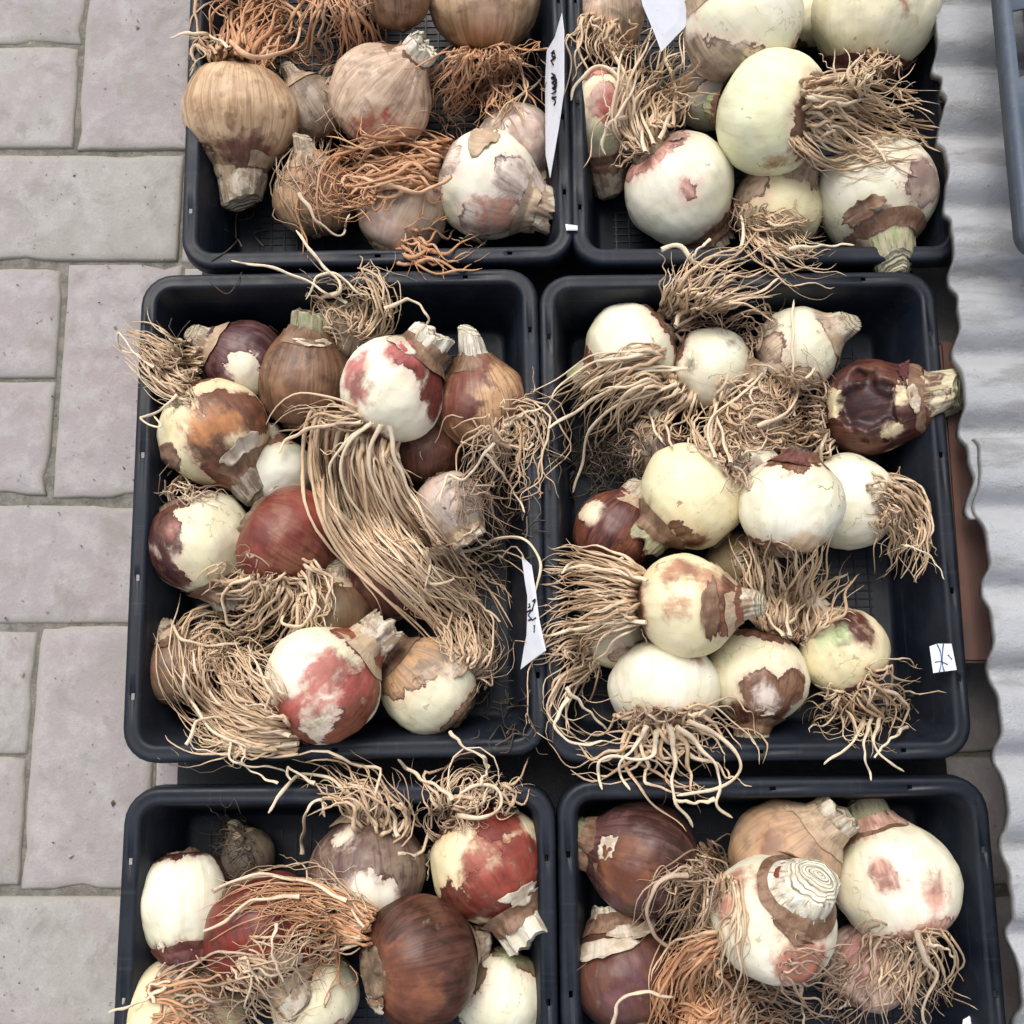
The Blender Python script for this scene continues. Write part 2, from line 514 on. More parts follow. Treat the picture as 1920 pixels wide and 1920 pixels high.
NECKM = {
    'dry': (mat_neck('dry_neck', (0.60, 0.54, 0.43), (0.30, 0.21, 0.14), (0.50, 0.42, 0.31)), mat_cut('dry_cut', (0.52, 0.46, 0.34), (0.36, 0.28, 0.19))),
    'white': (mat_neck('white_neck', (0.74, 0.71, 0.62), (0.60, 0.55, 0.43), (0.34, 0.25, 0.17)), mat_cut('white_cut', (0.74, 0.71, 0.58), (0.50, 0.43, 0.31))),
    'green': (mat_neck('green_neck', (0.30, 0.33, 0.17), (0.40, 0.36, 0.24), (0.17, 0.12, 0.075)), mat_cut('green_cut', (0.44, 0.42, 0.29), (0.27, 0.24, 0.15))),
    'mottled': (mat_neck('mottled_neck', (0.62, 0.55, 0.38), (0.15, 0.075, 0.05), (0.40, 0.36, 0.22)), mat_cut('mottled_cut', (0.52, 0.54, 0.36), (0.40, 0.38, 0.24))),
    'grey': (mat_neck('grey_neck', (0.27, 0.23, 0.18), (0.14, 0.10, 0.075), (0.36, 0.32, 0.24)), mat_cut('grey_cut', (0.38, 0.35, 0.28), (0.20, 0.17, 0.13))),
    'dark': (mat_neck('dark_neck', (0.055, 0.025, 0.022), (0.12, 0.07, 0.05), (0.22, 0.16, 0.11)), mat_cut('dark_cut', (0.20, 0.15, 0.11), (0.07, 0.04, 0.03))),
}
M_PLATE = mat_skin('basal_plate', (0.13, 0.085, 0.055), (0.24, 0.17, 0.11))

# ------------------------------------------------------------------ ground: sand bed and pavers
def make_ground():
    n = 2
    v = [(-30, -30, -0.0052), (30, -30, -0.0052), (30, 30, -0.0052), (-30, 30, -0.0052)]
    o = link('ground', mesh_np('ground', v, [(0, 1, 2, 3)], smooth=False), M_SAND)
    tag(o, kind='structure')
    return o
make_ground()

def paver_mesh(w, l, seed):
    """worn concrete block: irregular rounded edge, top at z = 0, centred"""
    rr = random.Random(seed)
    per = []
    nx, ny = 8, 14
    for i in range(nx): per.append((-w / 2 + w * i / nx, -l / 2))
    for i in range(ny): per.append((w / 2, -l / 2 + l * i / ny))
    for i in range(nx): per.append((w / 2 - w * i / nx, l / 2))
    for i in range(ny): per.append((-w / 2, l / 2 - l * i / ny))
    per = np.array(per)
    N = len(per)
    rings = []
    chips = [(rr.uniform(0, N), rr.uniform(0.7, 1.6), rr.uniform(0.002, 0.007)) for _ in range(3)]
    chip = np.zeros(N)
    for c0, cw, ca in chips:
        d = np.minimum(np.abs(np.arange(N) - c0), N - np.abs(np.arange(N) - c0))
        chip = np.maximum(chip, ca * np.clip(1 - d / cw, 0, 1))
    jit = np.array([rr.uniform(-0.0009, 0.0009) for _ in range(N)])
    for inset, z in ((0.0, -0.05), (0.0003, -0.0045), (0.0012, -0.0020), (0.0034, -0.0006), (0.010, 0.0)):
        k = inset + np.maximum(0, jit) + (chip if z > -0.006 else 0)
        s = np.sign(per)
        cx = np.where(np.abs(per[:, 0]) > w / 2 - 1e-6, 1, np.abs(per[:, 0]) / (w / 2))
        cy = np.where(np.abs(per[:, 1]) > l / 2 - 1e-6, 1, np.abs(per[:, 1]) / (l / 2))
        x = per[:, 0] * (1 - k / (w / 2)) 
        y = per[:, 1] * (1 - k / (l / 2))
        zz = np.full(N, z) - (chip * 0.25 if z > -0.006 else 0)
        rings.append(np.stack([x, y, zz], 1))
    verts = np.concatenate(rings)
    quads = []
    for a in range(len(rings) - 1):
        for i in range(N):
            j = (i + 1) % N
            quads.append((a * N + i, a * N + j, (a + 1) * N + j, (a + 1) * N + i))
    me = bpy.data.meshes.new('paver')
    me.from_pydata(verts.tolist(), [], quads + [tuple((len(rings) - 1) * N + i for i in range(N))])
    at_ = me.attributes.new('edge', 'FLOAT', 'POINT')
    e = np.concatenate([np.full(N, q) for q in (1.2, 1.1, 1.0, 0.75, 0.28)])
    at_.data.foreach_set('value', e.astype(np.float32))
    for p in me.polygons: p.use_smooth = True
    me.materials.append(M_PAVER)
    return me

def make_pavement():
    root = tag(empty('pavement'), kind='structure')
    W, L, J = 0.1283, 0.2675, 0.0026
    protos = [paver_mesh(W, L, s) for s in range(7)]
    # courses repeat every 0.4 m: a stretcher course, then a taller course of soldiers and stacked stretchers
    y0 = 0.531                                   # centre of the far stretcher course
    rr = random.Random(5)
    def put(x, y, rot):
        me = protos[rr.randrange(7)]
        o = link('paver', me, None, root)
        o.location = (x + rr.uniform(-.0012, .0012), y + rr.uniform(-.0012, .0012), rr.uniform(-0.0022, 0.0012))
        o.rotation_euler = (rr.uniform(-.006, .006), rr.uniform(-.006, .006), rot + (PI if rr.random() < .5 else 0) + rr.uniform(-.006, .006))
    for k in range(-3, 5):
        yc = y0 - 0.4035 * k
        for i in range(-3, 6):
            put(-0.374 - (L + J) / 2 + (L + J) * i, yc, PI / 2)
        ym = yc - (W + L) / 2 - J
        if k == -3: pass
        for i in range(-2, 5):
            x = -0.4995 + (L + W + 2 * J) * (i - 0)
            put(x + W / 2 + J / 2, ym, 0)
            put(x - L / 2 - J / 2, ym + (W + J) / 2, PI / 2)
            put(x - L / 2 - J / 2, ym - (W + J) / 2, PI / 2)
    return root
make_pavement()

# ------------------------------------------------------------------ trays
def rrect(w, l, r, holes, seg=6):
    """points of a rounded rectangle, with pairs of points where rim holes are cut; returns (points as functions of inset), hole edges"""
    pts = []        # (corner-centre x, y, direction x, y) so that p(inset) = c + d * (r - inset)
    marks = []
    hx, hy = w / 2 - r, l / 2 - r
    sides = [((hx, -hy), (hx, hy), (1, 0)), ((hx, hy), (-hx, hy), (0, 1)), ((-hx, hy), (-hx, -hy), (-1, 0)), ((-hx, -hy), (hx, -hy), (0, -1))]
    for si, (a, b, nrm) in enumerate(sides):
        ln = math.hypot(b[0] - a[0], b[1] - a[1])
        for q in np.linspace(0, 1, 9): pts.append((a[0] + (b[0] - a[0]) * q, a[1] + (b[1] - a[1]) * q, nrm[0], nrm[1], si, q * ln))
        extra = []
        for h in holes:
            if h[0] == si:
                for s in (-1, 1): extra.append(h[1] * ln + s * h[2] / 2)
        side = [p for p in pts if p[4] == si]
        pts = [p for p in pts if p[4] != si]
        side = [p for p in side if not any(abs(p[5] - e) < 0.004 for e in extra) and not any(h[0] == si and abs(p[5] - h[1] * ln) < h[2] / 2 for h in holes) or p[5] in (0, ln)]
        for e in extra:
            q = e / ln
            side.append((a[0] + (b[0] - a[0]) * q, a[1] + (b[1] - a[1]) * q, nrm[0], nrm[1], si, e))
        side.sort(key=lambda p: p[5])
        for i, p in enumerate(side):
            if any(h[0] == si and abs(p[5] - (h[1] * ln - h[2] / 2)) < 1e-6 for h in holes): marks.append(len(pts) + i)
        pts += side
        a0 = math.atan2(nrm[1], nrm[0])
        for k in range(1, seg):
            ang = a0 + PI / 2 * k / seg
            pts.append((b[0], b[1], math.cos(ang), math.sin(ang), si + 10, 0))
    return pts, marks

def tray_mesh(name, w, l, h, flange, holes, draft, wall=0.0022, lip=0.016, r=0.032, floor_z=0.006, slot=None):
    pts, marks = rrect(w, l, r, holes)
    P = np.array([(p[0], p[1], p[2], p[3]) for p in pts])
    N = len(P)
    def ring(inset, z):
        rc = max(r - inset, 0.013)
        kx, ky = (w / 2 - inset - rc) / (w / 2 - r), (l / 2 - inset - rc) / (l / 2 - r)
        return np.stack([P[:, 0] * kx + P[:, 2] * rc, P[:, 1] * ky + P[:, 3] * rc, np.full(N, z)], 1)
    f = flange
    prof = [(-0.002, h - lip), (-0.0006, h - 0.004), (0.0005, h - 0.0014), (0.0025, h - 0.0002), (0.0045, h), (slot[0] if slot else f * 0.40, h - 0.0003), (slot[1] if slot else f * 0.62, h - 0.0003),
            (f - 0.004, h), (f - 0.0016, h - 0.0006), (f, h - 0.003), (f + draft * 0.35, h * 0.62), (f + draft * 0.42, h * 0.60), (f + draft, floor_z + 0.006), (f + draft + 0.002, floor_z + 0.0016), (f + draft + 0.006, floor_z)]
    hole_row = 5
    rings = [ring(a, z) for a, z in prof]
    V = np.concatenate(rings)
    F = []
    ms = set(marks)
    for a in range(len(prof) - 1):
        for i in range(N):
            if a == hole_row and i in ms: continue
            j = (i + 1) % N
            F.append((a * N + i, a * N + j, (a + 1) * N + j, (a + 1) * N + i))
    me = bpy.data.meshes.new(name)
    me.from_pydata(V.tolist(), [], F + [tuple((len(prof) - 1) * N + i for i in range(N))])
    bm = bmesh.new()
    bm.from_mesh(me)
    bmesh.ops.recalc_face_normals(bm, faces=bm.faces)
    # give the sheet its wall thickness
    up = sum(fc.normal.z for fc in bm.faces if abs(fc.calc_center_median().z - floor_z) < 1e-4)
    if up < 0: bmesh.ops.reverse_faces(bm, faces=bm.faces)
    bmesh.ops.solidify(bm, geom=bm.faces[:], thickness=wall)
    bm.to_mesh(me)
    bm.free()
    me.polygons.foreach_set('use_smooth', [True] * len(me.polygons))
    me.materials.append(M_TRAY)
    return me

TRAY_W, TRAY_L = 0.400, 0.482
HOLES = [(0, .10, .006), (0, .30, .006), (0, .62, .006), (0, .92, .006), (2, .08, .006), (2, .37, .006), (2, .66, .006), (2, .93, .006), (1, .5, .006), (3, .5, .006), (1, .12, .005), (3, .9, .005)]

def box_bm(bm, x0, x1, y0, y1, z0, z1):
    vs = [bm.verts.new((x, y, z)) for z in (z0, z1) for (x, y) in ((x0, y0), (x1, y0), (x1, y1), (x0, y1))]
    for q in ((3, 2, 1, 0), (4, 5, 6, 7), (0, 1, 5, 4), (1, 2, 6, 5), (2, 3, 7, 6), (3, 0, 4, 7)): bm.faces.new([vs[i] for i in q])

def floor_grid_mesh():
    bm = bmesh.new()
    x = -0.145
    while x < 0.146:
        box_bm(bm, x - .0008, x + .0008, -0.19, 0.19, 0.0062, 0.0078); x += 0.0145
    y = -0.185
    while y < 0.186:
        box_bm(bm, -0.148, 0.148, y - .0006, y + .0006, 0.0064, 0.0074); y += 0.0085
    me = bpy.data.meshes.new('floor_grid')
    bm.to_mesh(me); bm.free()
    me.materials.append(M_TRAY)
    return me

TRAYS = {  # centre x, y, turn in degrees
    'TL': (-0.1415, 0.662, 1.2, 'black plastic tray of tan bulbs with orange roots, beside the pavement at the top left'),
    'TR': (0.2595, 0.664, 0.6, 'black plastic tray of large white bulbs beside the upper end of the corrugated sheet'),
    'ML': (-0.1705, 0.1715, 1.1, 'black plastic tray in the middle row next to the pavement, bulbs red and white'),
    'MR': (0.2305, 0.1700, 0.6, 'black plastic tray in the middle row holding many small white bulbs and the rotted bulb'),
    'BL': (-0.1585, -0.3355, 0.5, 'black plastic tray holding the big chestnut bulb, nearest the pavement at the bottom'),
    'BR': (0.2455, -0.3290, 0.6, 'black plastic tray at the bottom right holding the bulb with a ringed cut neck'),
}
TME = tray_mesh('tray_body', TRAY_W, TRAY_L, RIM, 0.0160, HOLES, 0.0157)
GME = floor_grid_mesh()
for key, (x, y, rot, lab) in TRAYS.items():
    o = empty('plastic_tray', (x, y, 0.0))
    o.rotation_euler.z = math.radians(rot)
    tag(o, lab, 'tray', 'black plastic bulb trays')
    link('tray_body', TME, None, o)
    link('floor_grid', GME, None, o)

# black film laid on the paving under the trays
def make_film():
    nx, ny = 60, 110
    x0, x1, y0, y1 = -0.345, 0.445, -0.62, 0.98
    X, Y = np.meshgrid(np.linspace(x0, x1, nx), np.linspace(y0, y1, ny), indexing='ij')
    p = np.stack([X.ravel(), Y.ravel(), np.zeros(nx * ny)], 1)
    p[:, 0] += 0.006 * fbm(p * 8, 3)
    z = 0.0045 + 0.0012 * np.maximum(0, fbm(p * 22, 5))
    top = p.copy(); top[:, 2] = z
    q = [(i * ny + j, (i + 1) * ny + j, (i + 1) * ny + j + 1, i * ny + j + 1) for i in range(nx - 1) for j in range(ny - 1)]
    o = link('black_sheet', mesh_np('black_sheet', top, q), M_FILM)
    o.location.z = -0.001
    tag(o, 'thin black plastic sheet lying on the paving under all the trays', 'plastic sheet')
make_film()

# ------------------------------------------------------------------ corrugated sheets, board and grey crate on the right
def corrugated(y0, y1, xedge, zoff, seed, x1=1.15):
    per = 0.0771
    ny = int((y1 - y0) / per * 22)
    nx = 44
    ys = np.linspace(y0, y1, ny)
    V = []
    for j, y in enumerate(ys):
        ph = 2 * PI * (y - 0.550) / per
        # profile: valley at ph = 0; the side that faces away from the camera is the gentler one
        zz = -0.0100 * math.cos(ph + 0.75 * math.sin(ph))
        e = xedge + 0.004 * mnoise.noise((y * 14, seed, 0)) + 0.0025 * mnoise.noise((y * 60, seed, 3))
        ch = mnoise.noise((y * 30, seed, 9))
        if ch > 0.45: e += (ch - 0.45) * 0.02
        for i in range(nx):
            u = i / (nx - 1)
            x = e + (x1 - e) * (u ** 2.2)
            rough = 0.0007 * mnoise.noise((x * 40, y * 40, seed)) - (0.0028 if i == 0 else 0)
            V.append((x, y, 0.1235 + zz + zoff + rough))
    V = np.array(V)
    nb = len(V)
    bot = V.copy(); bot[:, 2] -= 0.008
    V = np.concatenate([V, bot])
    Q = []
    g = lambda j, i, b=0: b * nb + j * nx + i
    for j in range(ny - 1):
        for i in range(nx - 1):
            Q.append((g(j, i), g(j, i + 1), g(j + 1, i + 1), g(j + 1, i)))
            Q.append((g(j, i, 1), g(j + 1, i, 1), g(j + 1, i + 1, 1), g(j, i + 1, 1)))
        Q.append((g(j, 0), g(j + 1, 0), g(j + 1, 0, 1), g(j, 0, 1)))
        Q.append((g(j, nx - 1), g(j, nx - 1, 1), g(j + 1, nx - 1, 1), g(j + 1, nx - 1)))
    for i in range(nx - 1):
        Q.append((g(0, i), g(0, i, 1), g(0, i + 1, 1), g(0, i + 1)))
        Q.append((g(ny - 1, i), g(ny - 1, i + 1), g(ny - 1, i + 1, 1), g(ny - 1, i, 1)))
    return link('corrugated_sheet', mesh_np('corrugated_sheet', V, Q), M_SHEET)
tag(corrugated(0.155, 1.25, 0.4365, 0.0, 1), 'grey fibre cement corrugated sheet running up beside the large white bulbs, crate on it', 'corrugated sheet', 'corrugated sheets beside the trays')
tag(corrugated(-0.75, 0.232, 0.4425, 0.0085, 2), 'nearer grey corrugated sheet, its chipped end lapping over the one behind', 'corrugated sheet', 'corrugated sheets beside the trays')

def make_board():
    bm = bmesh.new()
    box_bm(bm, 0.436, 0.60, 0.02, 0.345, 0.060, 0.082)
    bmesh.ops.bevel(bm, geom=bm.edges[:], offset=0.003, segments=2, affect='EDGES')
    o = bm_obj('wooden_board', bm, M_BOARD)
    tag(o, 'dull reddish brown board lying in the gap under the corrugated sheet', 'board')
make_board()

def make_crate():
    holes = [(2, 0.22, .07), (2, 0.445, .07), (2, 0.67, .07), (2, 0.88, .06), (0, .2, .05), (0, .5, .05), (0, .8, .05), (3, .3, .05), (3, .7, .05), (1, .3, .05), (1, .7, .05)]
    me = tray_mesh('crate_body', 0.40, 0.60, 0.07, 0.042, holes, 0.012, wall=0.003, lip=0.018, r=0.02, slot=(0.0085, 0.032))
    me.materials.clear(); me.materials.append(M_CRATE)
    o = empty('grey_crate', (0.6650, 0.690, 0.1365))
    o.rotation_euler.z = math.radians(0.4)
    tag(o, 'blue grey plastic crate with slotted rim standing on the corrugated sheet', 'crate')
    link('crate_body', me, None, o)
    bm = bmesh.new()
    for k in range(9): box_bm(bm, -0.14 + k * 0.035 - .002, -0.14 + k * 0.035 + .002, -0.24, 0.24, 0.0062, 0.012)
    bm_obj('floor_rib', bm, M_CRATE, o)
make_crate()

# ------------------------------------------------------------------ bulbs
IV = (0.82, 0.77, 0.575); GI = (0.79, 0.785, 0.55); CR = (0.82, 0.73, 0.48); WH = (0.84, 0.805, 0.665); GW = (0.62, 0.61, 0.53)
BR = (0.13, 0.064, 0.036); BR2 = (0.20, 0.105, 0.058)
TN = (0.44, 0.265, 0.14); TN2 = (0.56, 0.39, 0.24)
PT = (0.50, 0.34, 0.23); PT2 = (0.60, 0.46, 0.34)
MA = (0.058, 0.016, 0.018); MA2 = (0.12, 0.036, 0.034)
RD = (0.17, 0.022, 0.015); RD2 = (0.30, 0.058, 0.030)
RB = (0.115, 0.036, 0.022); RB2 = (0.20, 0.07, 0.038)
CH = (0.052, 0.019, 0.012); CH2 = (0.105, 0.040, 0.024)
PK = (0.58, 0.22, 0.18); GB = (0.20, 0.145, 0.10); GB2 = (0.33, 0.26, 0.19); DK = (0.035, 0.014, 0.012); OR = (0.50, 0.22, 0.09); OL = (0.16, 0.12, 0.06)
PP = (0.50, 0.36, 0.29); PP2 = (0.66, 0.56, 0.48); GN = (0.48, 0.56, 0.30); PU = (0.12, 0.058, 0.055)

PROFILE = np.array([(0.0, -0.80), (0.26, -0.815), (0.46, -0.80), (0.68, -0.68), (0.88, -0.43), (0.99, -0.12), (1.0, 0.10), (0.95, 0.33), (0.82, 0.58), (0.64, 0.79), (0.49, 0.95), (0.42, 1.08)])

def catmull(pts, n):
    pts = np.asarray(pts, float)
    if len(pts) == 2:
        s = np.linspace(0, 1, n)[:, None]
        return pts[0] * (1 - s) + pts[1] * s
    d = np.r_[0, np.cumsum(np.linalg.norm(np.diff(pts, axis=0), axis=1))]
    d /= d[-1]
    p = np.vstack([2 * pts[0] - pts[1], pts, 2 * pts[-1] - pts[-2]])
    out = []
    for s in np.linspace(0, 1, n):
        i = min(np.searchsorted(d, s, side='right') - 1, len(pts) - 2)
        u = (s - d[i]) / max(1e-9, d[i + 1] - d[i])
        p0, p1, p2, p3 = p[i], p[i + 1], p[i + 2], p[i + 3]
        out.append(0.5 * (2 * p1 + (p2 - p0) * u + (2 * p0 - 5 * p1 + 4 * p2 - p3) * u * u + (3 * p1 - p0 - 3 * p2 + p3) * u ** 3))
    return np.array(out)

def lathe_quads(nv, nu):
    j, i = np.meshgrid(np.arange(nv - 1), np.arange(nu), indexing='ij')
    i2 = (i + 1) % nu
    q = np.stack([j * nu + i, j * nu + i2, (j + 1) * nu + i2, (j + 1) * nu + i], -1).reshape(-1, 4)
    u0, u1 = i / nu, (i + 1) / nu
    v0, v1 = j / (nv - 1), (j + 1) / (nv - 1)
    uv = np.stack([np.stack([u0, v0], -1), np.stack([u1, v0], -1), np.stack([u1, v1], -1), np.stack([u0, v1], -1)], 2).reshape(-1, 2)
    return q, uv

BULBS = []
_matcache = {}

def bulb(tray, c, R, a, e, k=1.0, inner=IV, A=None, ca=(BR, BR2), B=None, cb=PK, neck=(0.36, 0.35, 'dry', 'cut'), label='', scuff=0.6, cracks=0.5, dents=None, flakes=(), zadd=0.0, n=None, roots=(), singles=(), plate=0.34):
    BULBS.append(dict(tray=tray, c=c, R=R, a=a, e=e, k=k, inner=inner, A=A, ca=ca, B=B, cb=cb, neck=neck, label=label, scuff=scuff, cracks=cracks, dents=dents, flakes=flakes, zadd=zadd, roots=roots, singles=singles, plate=plate))

def place_bulbs():
    """stack the bulbs of each tray in list order: later ones rest on earlier ones"""
    done = []
    for b in BULBS:
        z = 0.065
        for _ in range(4):
            p = at(b['c'][0], b['c'][1], z)
            r = b['R'] * 1.01 * depth_of(p) / FPX
            zn = 0.012 + r * 0.95
            for d in done:
                if d['tray'] != b['tray']: continue
                dist = math.hypot(p[0] - d['p'][0], p[1] - d['p'][1])
                m = 0.84 * (r + d['r'])
                if dist < m:
                    zn = max(zn, d['p'][2] + math.sqrt(m * m - dist * dist))
            z = min(zn, 0.118) + b['zadd']
        b['p'] = at(b['c'][0], b['c'][1], z)
        b['r'] = b['R'] * 1.01 * depth_of(b['p']) / FPX
        done.append(b)

def view_basis(p):
    v = CAMP - p; v = v / np.linalg.norm(v)
    x = np.array([1.0, 0, 0]); x = x - v * x.dot(v); x /= np.linalg.norm(x)
    y = np.cross(v, x)
    return x, y, v

def build_bulb(idx, b):
    p, r = b['p'], b['r']
    ex, ey, ev = view_basis(p)
    a, e = math.radians(b['a']), math.radians(b['e'])
    ax = ex * math.cos(a) * math.cos(e) + ey * math.sin(a) * math.cos(e) + ev * math.sin(e)
    ref = ev if abs(ev.dot(ax)) < 0.9 else ex
    lx = ref - ax * ref.dot(ax); lx /= np.linalg.norm(lx)
    ly = np.cross(ax, lx)
    Rm = np.stack([lx, ly, ax], 1)               # local -> world
    b['Rm'] = Rm
    M4 = Matrix(((*Rm[0], p[0]), (*Rm[1], p[1]), (*Rm[2], p[2]), (0, 0, 0, 1)))
    root = empty('amaryllis_bulb', matrix=M4)
    b['obj'] = root
    tag(root, b['label'], 'bulb', 'amaryllis bulbs in the trays')
    seed = idx * 7 + 3
    nu, nv = 104, 66
    prof = catmull(PROFILE, nv)
    prof[:, 1] *= b['k']
    nr = b['neck'][0]
    tt = np.clip((prof[:, 1] / b['k'] - 0.55) / 0.5, 0, 1)
    tt = tt * tt * (3 - 2 * tt)
    prof[:, 0] = prof[:, 0] * (1 - tt) + tt * (prof[:, 0] - 0.42 + nr)
    th = np.arange(nu) / nu * 2 * PI
    S = np.stack([prof[:, 0, None] * np.cos(th), prof[:, 0, None] * np.sin(th), np.repeat(prof[:, 1, None], nu, 1)], -1).reshape(-1, 3)
    unit = S.copy()
    d = 1 + 0.125 * fbm(S * 0.9 + seed * 3.1, seed, 2) + 0.045 * fbm(S * 2.6, seed + 5, 3)
    lob = np.repeat(th[None], nv, 0).ravel()
    d += 0.010 * np.sin(lob * 5 + seed + 1.5 * S[:, 2]) * (1 - S[:, 2] ** 2).clip(0) + 0.006 * vnoise(np.stack([lob * 9, S[:, 2] * 1.5, S[:, 0] * 0 + seed], 1), seed)
    S[:, :2] *= d[:, None]
    S[:, 2] *= 1 + 0.5 * (d - 1)
    Wd = S @ Rm.T                                # directions in world units of r, for patches given as seen in the photograph
    cxv = np.stack([Wd @ ex, Wd @ ey, Wd @ ev], 1)
    def field(spec, sharp=0.30):
        if spec is None: return np.full(len(S), -1.6)
        if spec == 'full': return np.full(len(S), 1.6)
        f = np.full(len(S), -1.6)
        base = None
        for it in spec:
            if it == 'full':
                f[:] = 1.6; continue
            dx, dy, rad = it[:3]
            dz = math.sqrt(max(0.0, 1 - dx * dx - dy * dy))
            if len(it) > 4: dz *= it[4]
            dist = np.linalg.norm(cxv - np.array([dx, dy, dz]), axis=1)
            g = (rad - dist) / sharp
            if len(it) > 3 and it[3] < 0:      # bare window in the skin
                f = np.minimum(f, -g)
            else:
                f = np.maximum(f, g)
        return np.clip(f, -1.6, 1.6)
    pa, pb = field(b['A']), field(b['B'], 0.38)
    if b['A'] is not None and 'full' not in b['A']: pa = np.minimum(pa, 0.42)
    pb = np.minimum(pb, 0.36)
    if b['A'] != 'full':
        zk = unit[:, 2] / b['k']
        rag = 0.35 * fbm(unit * 2.0 + seed, seed + 60, 3)
        pa = np.maximum(pa, np.minimum(0.5, np.maximum((zk - 0.80) / 0.22, (-0.70 - zk) / 0.16) + rag))
    S = S * (1 + 0.010 * np.clip(pa * 2, 0, 1))[:, None]
    if b['dents']:
        for dx, dy, rad, dep in b['dents']:
            dz = math.sqrt(max(0.0, 1 - dx * dx - dy * dy))
            cdir = np.array([dx, dy, dz])
            dist = np.linalg.norm(cxv - cdir, axis=1) * (1 + 0.9 * fbm(cxv * 2.6, seed + 40, 3))
            w = np.clip((1 - dist / rad) * 2.2, 0, 1); w = w * w * (3 - 2 * w)
            push = -(ex * cdir[0] + ey * cdir[1] + ev * cdir[2]) @ Rm
            S += (w * dep)[:, None] * push
    q, uv = lathe_quads(nv, nu)
    mk = (b['inner'], b['ca'], b['cb'], b['scuff'], b['cracks'])
    if mk not in _matcache:
        _matcache[mk] = mat_bulb('bulb_skin', b['inner'], b['ca'][0], b['ca'][1], b['cb'], b['scuff'], b['cracks'])
    link('bulb_body', mesh_np('bulb_body', S * r, q, {'pa': pa, 'pb': pb}, uv), _matcache[mk], root)
    # neck: stump of dried leaf bases
    nrad, nlen, nm, style = b['neck']
    k = b['k']
    if nlen > 0:
        nu2, nv2 = 72, 18
        dry = style == 'dry'
        th2 = np.arange(nu2) / nu2 * 2 * PI
        cs, sn = np.cos(th2), np.sin(th2)
        squash = 0.80 + 0.15 * math.sin(seed)
        def shell(layer, r0, ht, sd2, skirt):
            """one wrapped leaf base: skirt lies on the shoulder of the bulb, the top edge is torn or cut"""
            rag = (0.42 if dry else 0.10) + 0.25 * (layer == 0)
            hn = vnoise(np.stack([cs * 1.6, sn * 1.6, np.full(nu2, sd2 * 1.7)], 1), sd2) * 0.6 + vnoise(np.stack([cs * 5, sn * 5, np.full(nu2, sd2 * 1.7)], 1), sd2 + 1) * 0.4
            top = 0.99 * k + ht * (1 + rag * hn) + 0.30 * r0 * np.cos(th2 - seed) * (0.8 if not dry else 0.4)
            z0 = 0.84 * k - skirt * (0.5 + 0.5 * vnoise(np.stack([cs * 2.6, sn * 2.6, np.full(nu2, sd2 * 2.9)], 1), sd2 + 4))
            out = []
            for j in range(nv2):
                s_ = j / (nv2 - 1)
                zz = z0 + (top - z0) * s_
                zm = zz / k
                prof_r = np.interp(zm * k, prof[:, 1], prof[:, 0]) + 0.012 + 0.020 * (layer == 0)
                free = r0 * (1.0 + 0.10 * math.sin(s_ * PI) + (0.10 * s_ ** 2 if dry else -0.10 * s_ ** 2))
                base = np.where(zm < 1.02, np.maximum(prof_r, free), free)
                wz = np.clip((zm - 0.9) / 0.25, 0, 1)
                cr = 1 + wz * ((0.11 + 0.09 * dry) * vnoise(np.stack([cs * 2.4, sn * 2.4, zz * 1.6 + sd2], 1), sd2 + 9) + 0.08 * vnoise(np.stack([cs * 7 + zz * 0.8, sn * 7, zz * 1.2 + sd2], 1), sd2 + 12) + 0.03 * vnoise(np.stack([cs * 17, sn * 17, zz * 4 + sd2], 1), sd2 + 15))
                rr_ = base * cr
                sq = 1 - wz * (1 - squash)
                out.append(np.stack([rr_ * cs + 0.10 * wz * math.cos(seed * 2.3) * (zm - 0.9).clip(0), rr_ * sn * sq, zz], 1))
            return out
        q2, uv2 = lathe_quads(nv2, nu2)
        core = shell(1, nrad, nlen, seed, 0.0)
        rim = core[-1]
        nk = link('neck', mesh_np('neck', np.concatenate(core) * r, q2, None, uv2), NECKM[nm][0], root)
        collar = shell(0, nrad * 1.10, nlen * (0.38 if dry else 0.22), seed + 50, 0.10)
        link('neck_sheath', mesh_np('neck_sheath', np.concatenate(collar) * r, q2, None, uv2), SKINM[{'dry': 'tan', 'white': 'brown', 'green': 'brown', 'grey': 'brown', 'mottled': 'brown', 'dark': 'maroon'}[nm]], nk)
        # cut face: the layers of the stump as real steps
        nvc = 26
        C = []; ringv = []
        mid = 0.99 * k + nlen
        for j in range(nvc):
            s_ = j / (nvc - 1)
            lay = ((1 - s_) * 5.2) % 1.0
            f = 1 - s_
            ov = (np.abs(rim[:, 0]).max() + np.abs(rim[:, 1]).max()) / 2
            bl = min(1.0, (1 - f) * 2.2)
            rx, ry = rim[:, 0] * (1 - bl) + ov * cs * bl * 0.50, rim[:, 1] * (1 - bl) + ov * sn * bl * 1.0
            pts = np.stack([rx * f * 0.985, ry * f * 0.985, rim[:, 2] * f + mid * (1 - f)], 1)
            stepz = (0.05 if not dry else 0.13) * (0.5 - abs(lay - 0.5)) + (0.17 if not dry else -0.16) * (1 - f * f)
            pts[:, 2] += stepz + (0.05 if not dry else 0.10) * vnoise(pts * 5 + seed, seed + 20)
            pts[:, :2] *= 1 + 0.10 * vnoise(pts * 4 + seed, seed + 23)[:, None]
            if j == 0: pts = rim * np.array([0.998, 0.998, 1])
            C.append(pts); ringv.append(np.full(nu2, f))
        q3, uv3 = lathe_quads(nvc, nu2)
        link('cut_face', mesh_np('cut_face', np.concatenate(C) * r, q3[:, ::-1], {'ring': np.concatenate(ringv)}, uv3), NECKM[nm][1], nk)
    # basal plate
    nu3, nv3 = 36, 12
    V = []
    th3 = np.arange(nu3) / nu3 * 2 * PI
    pr = b['plate']
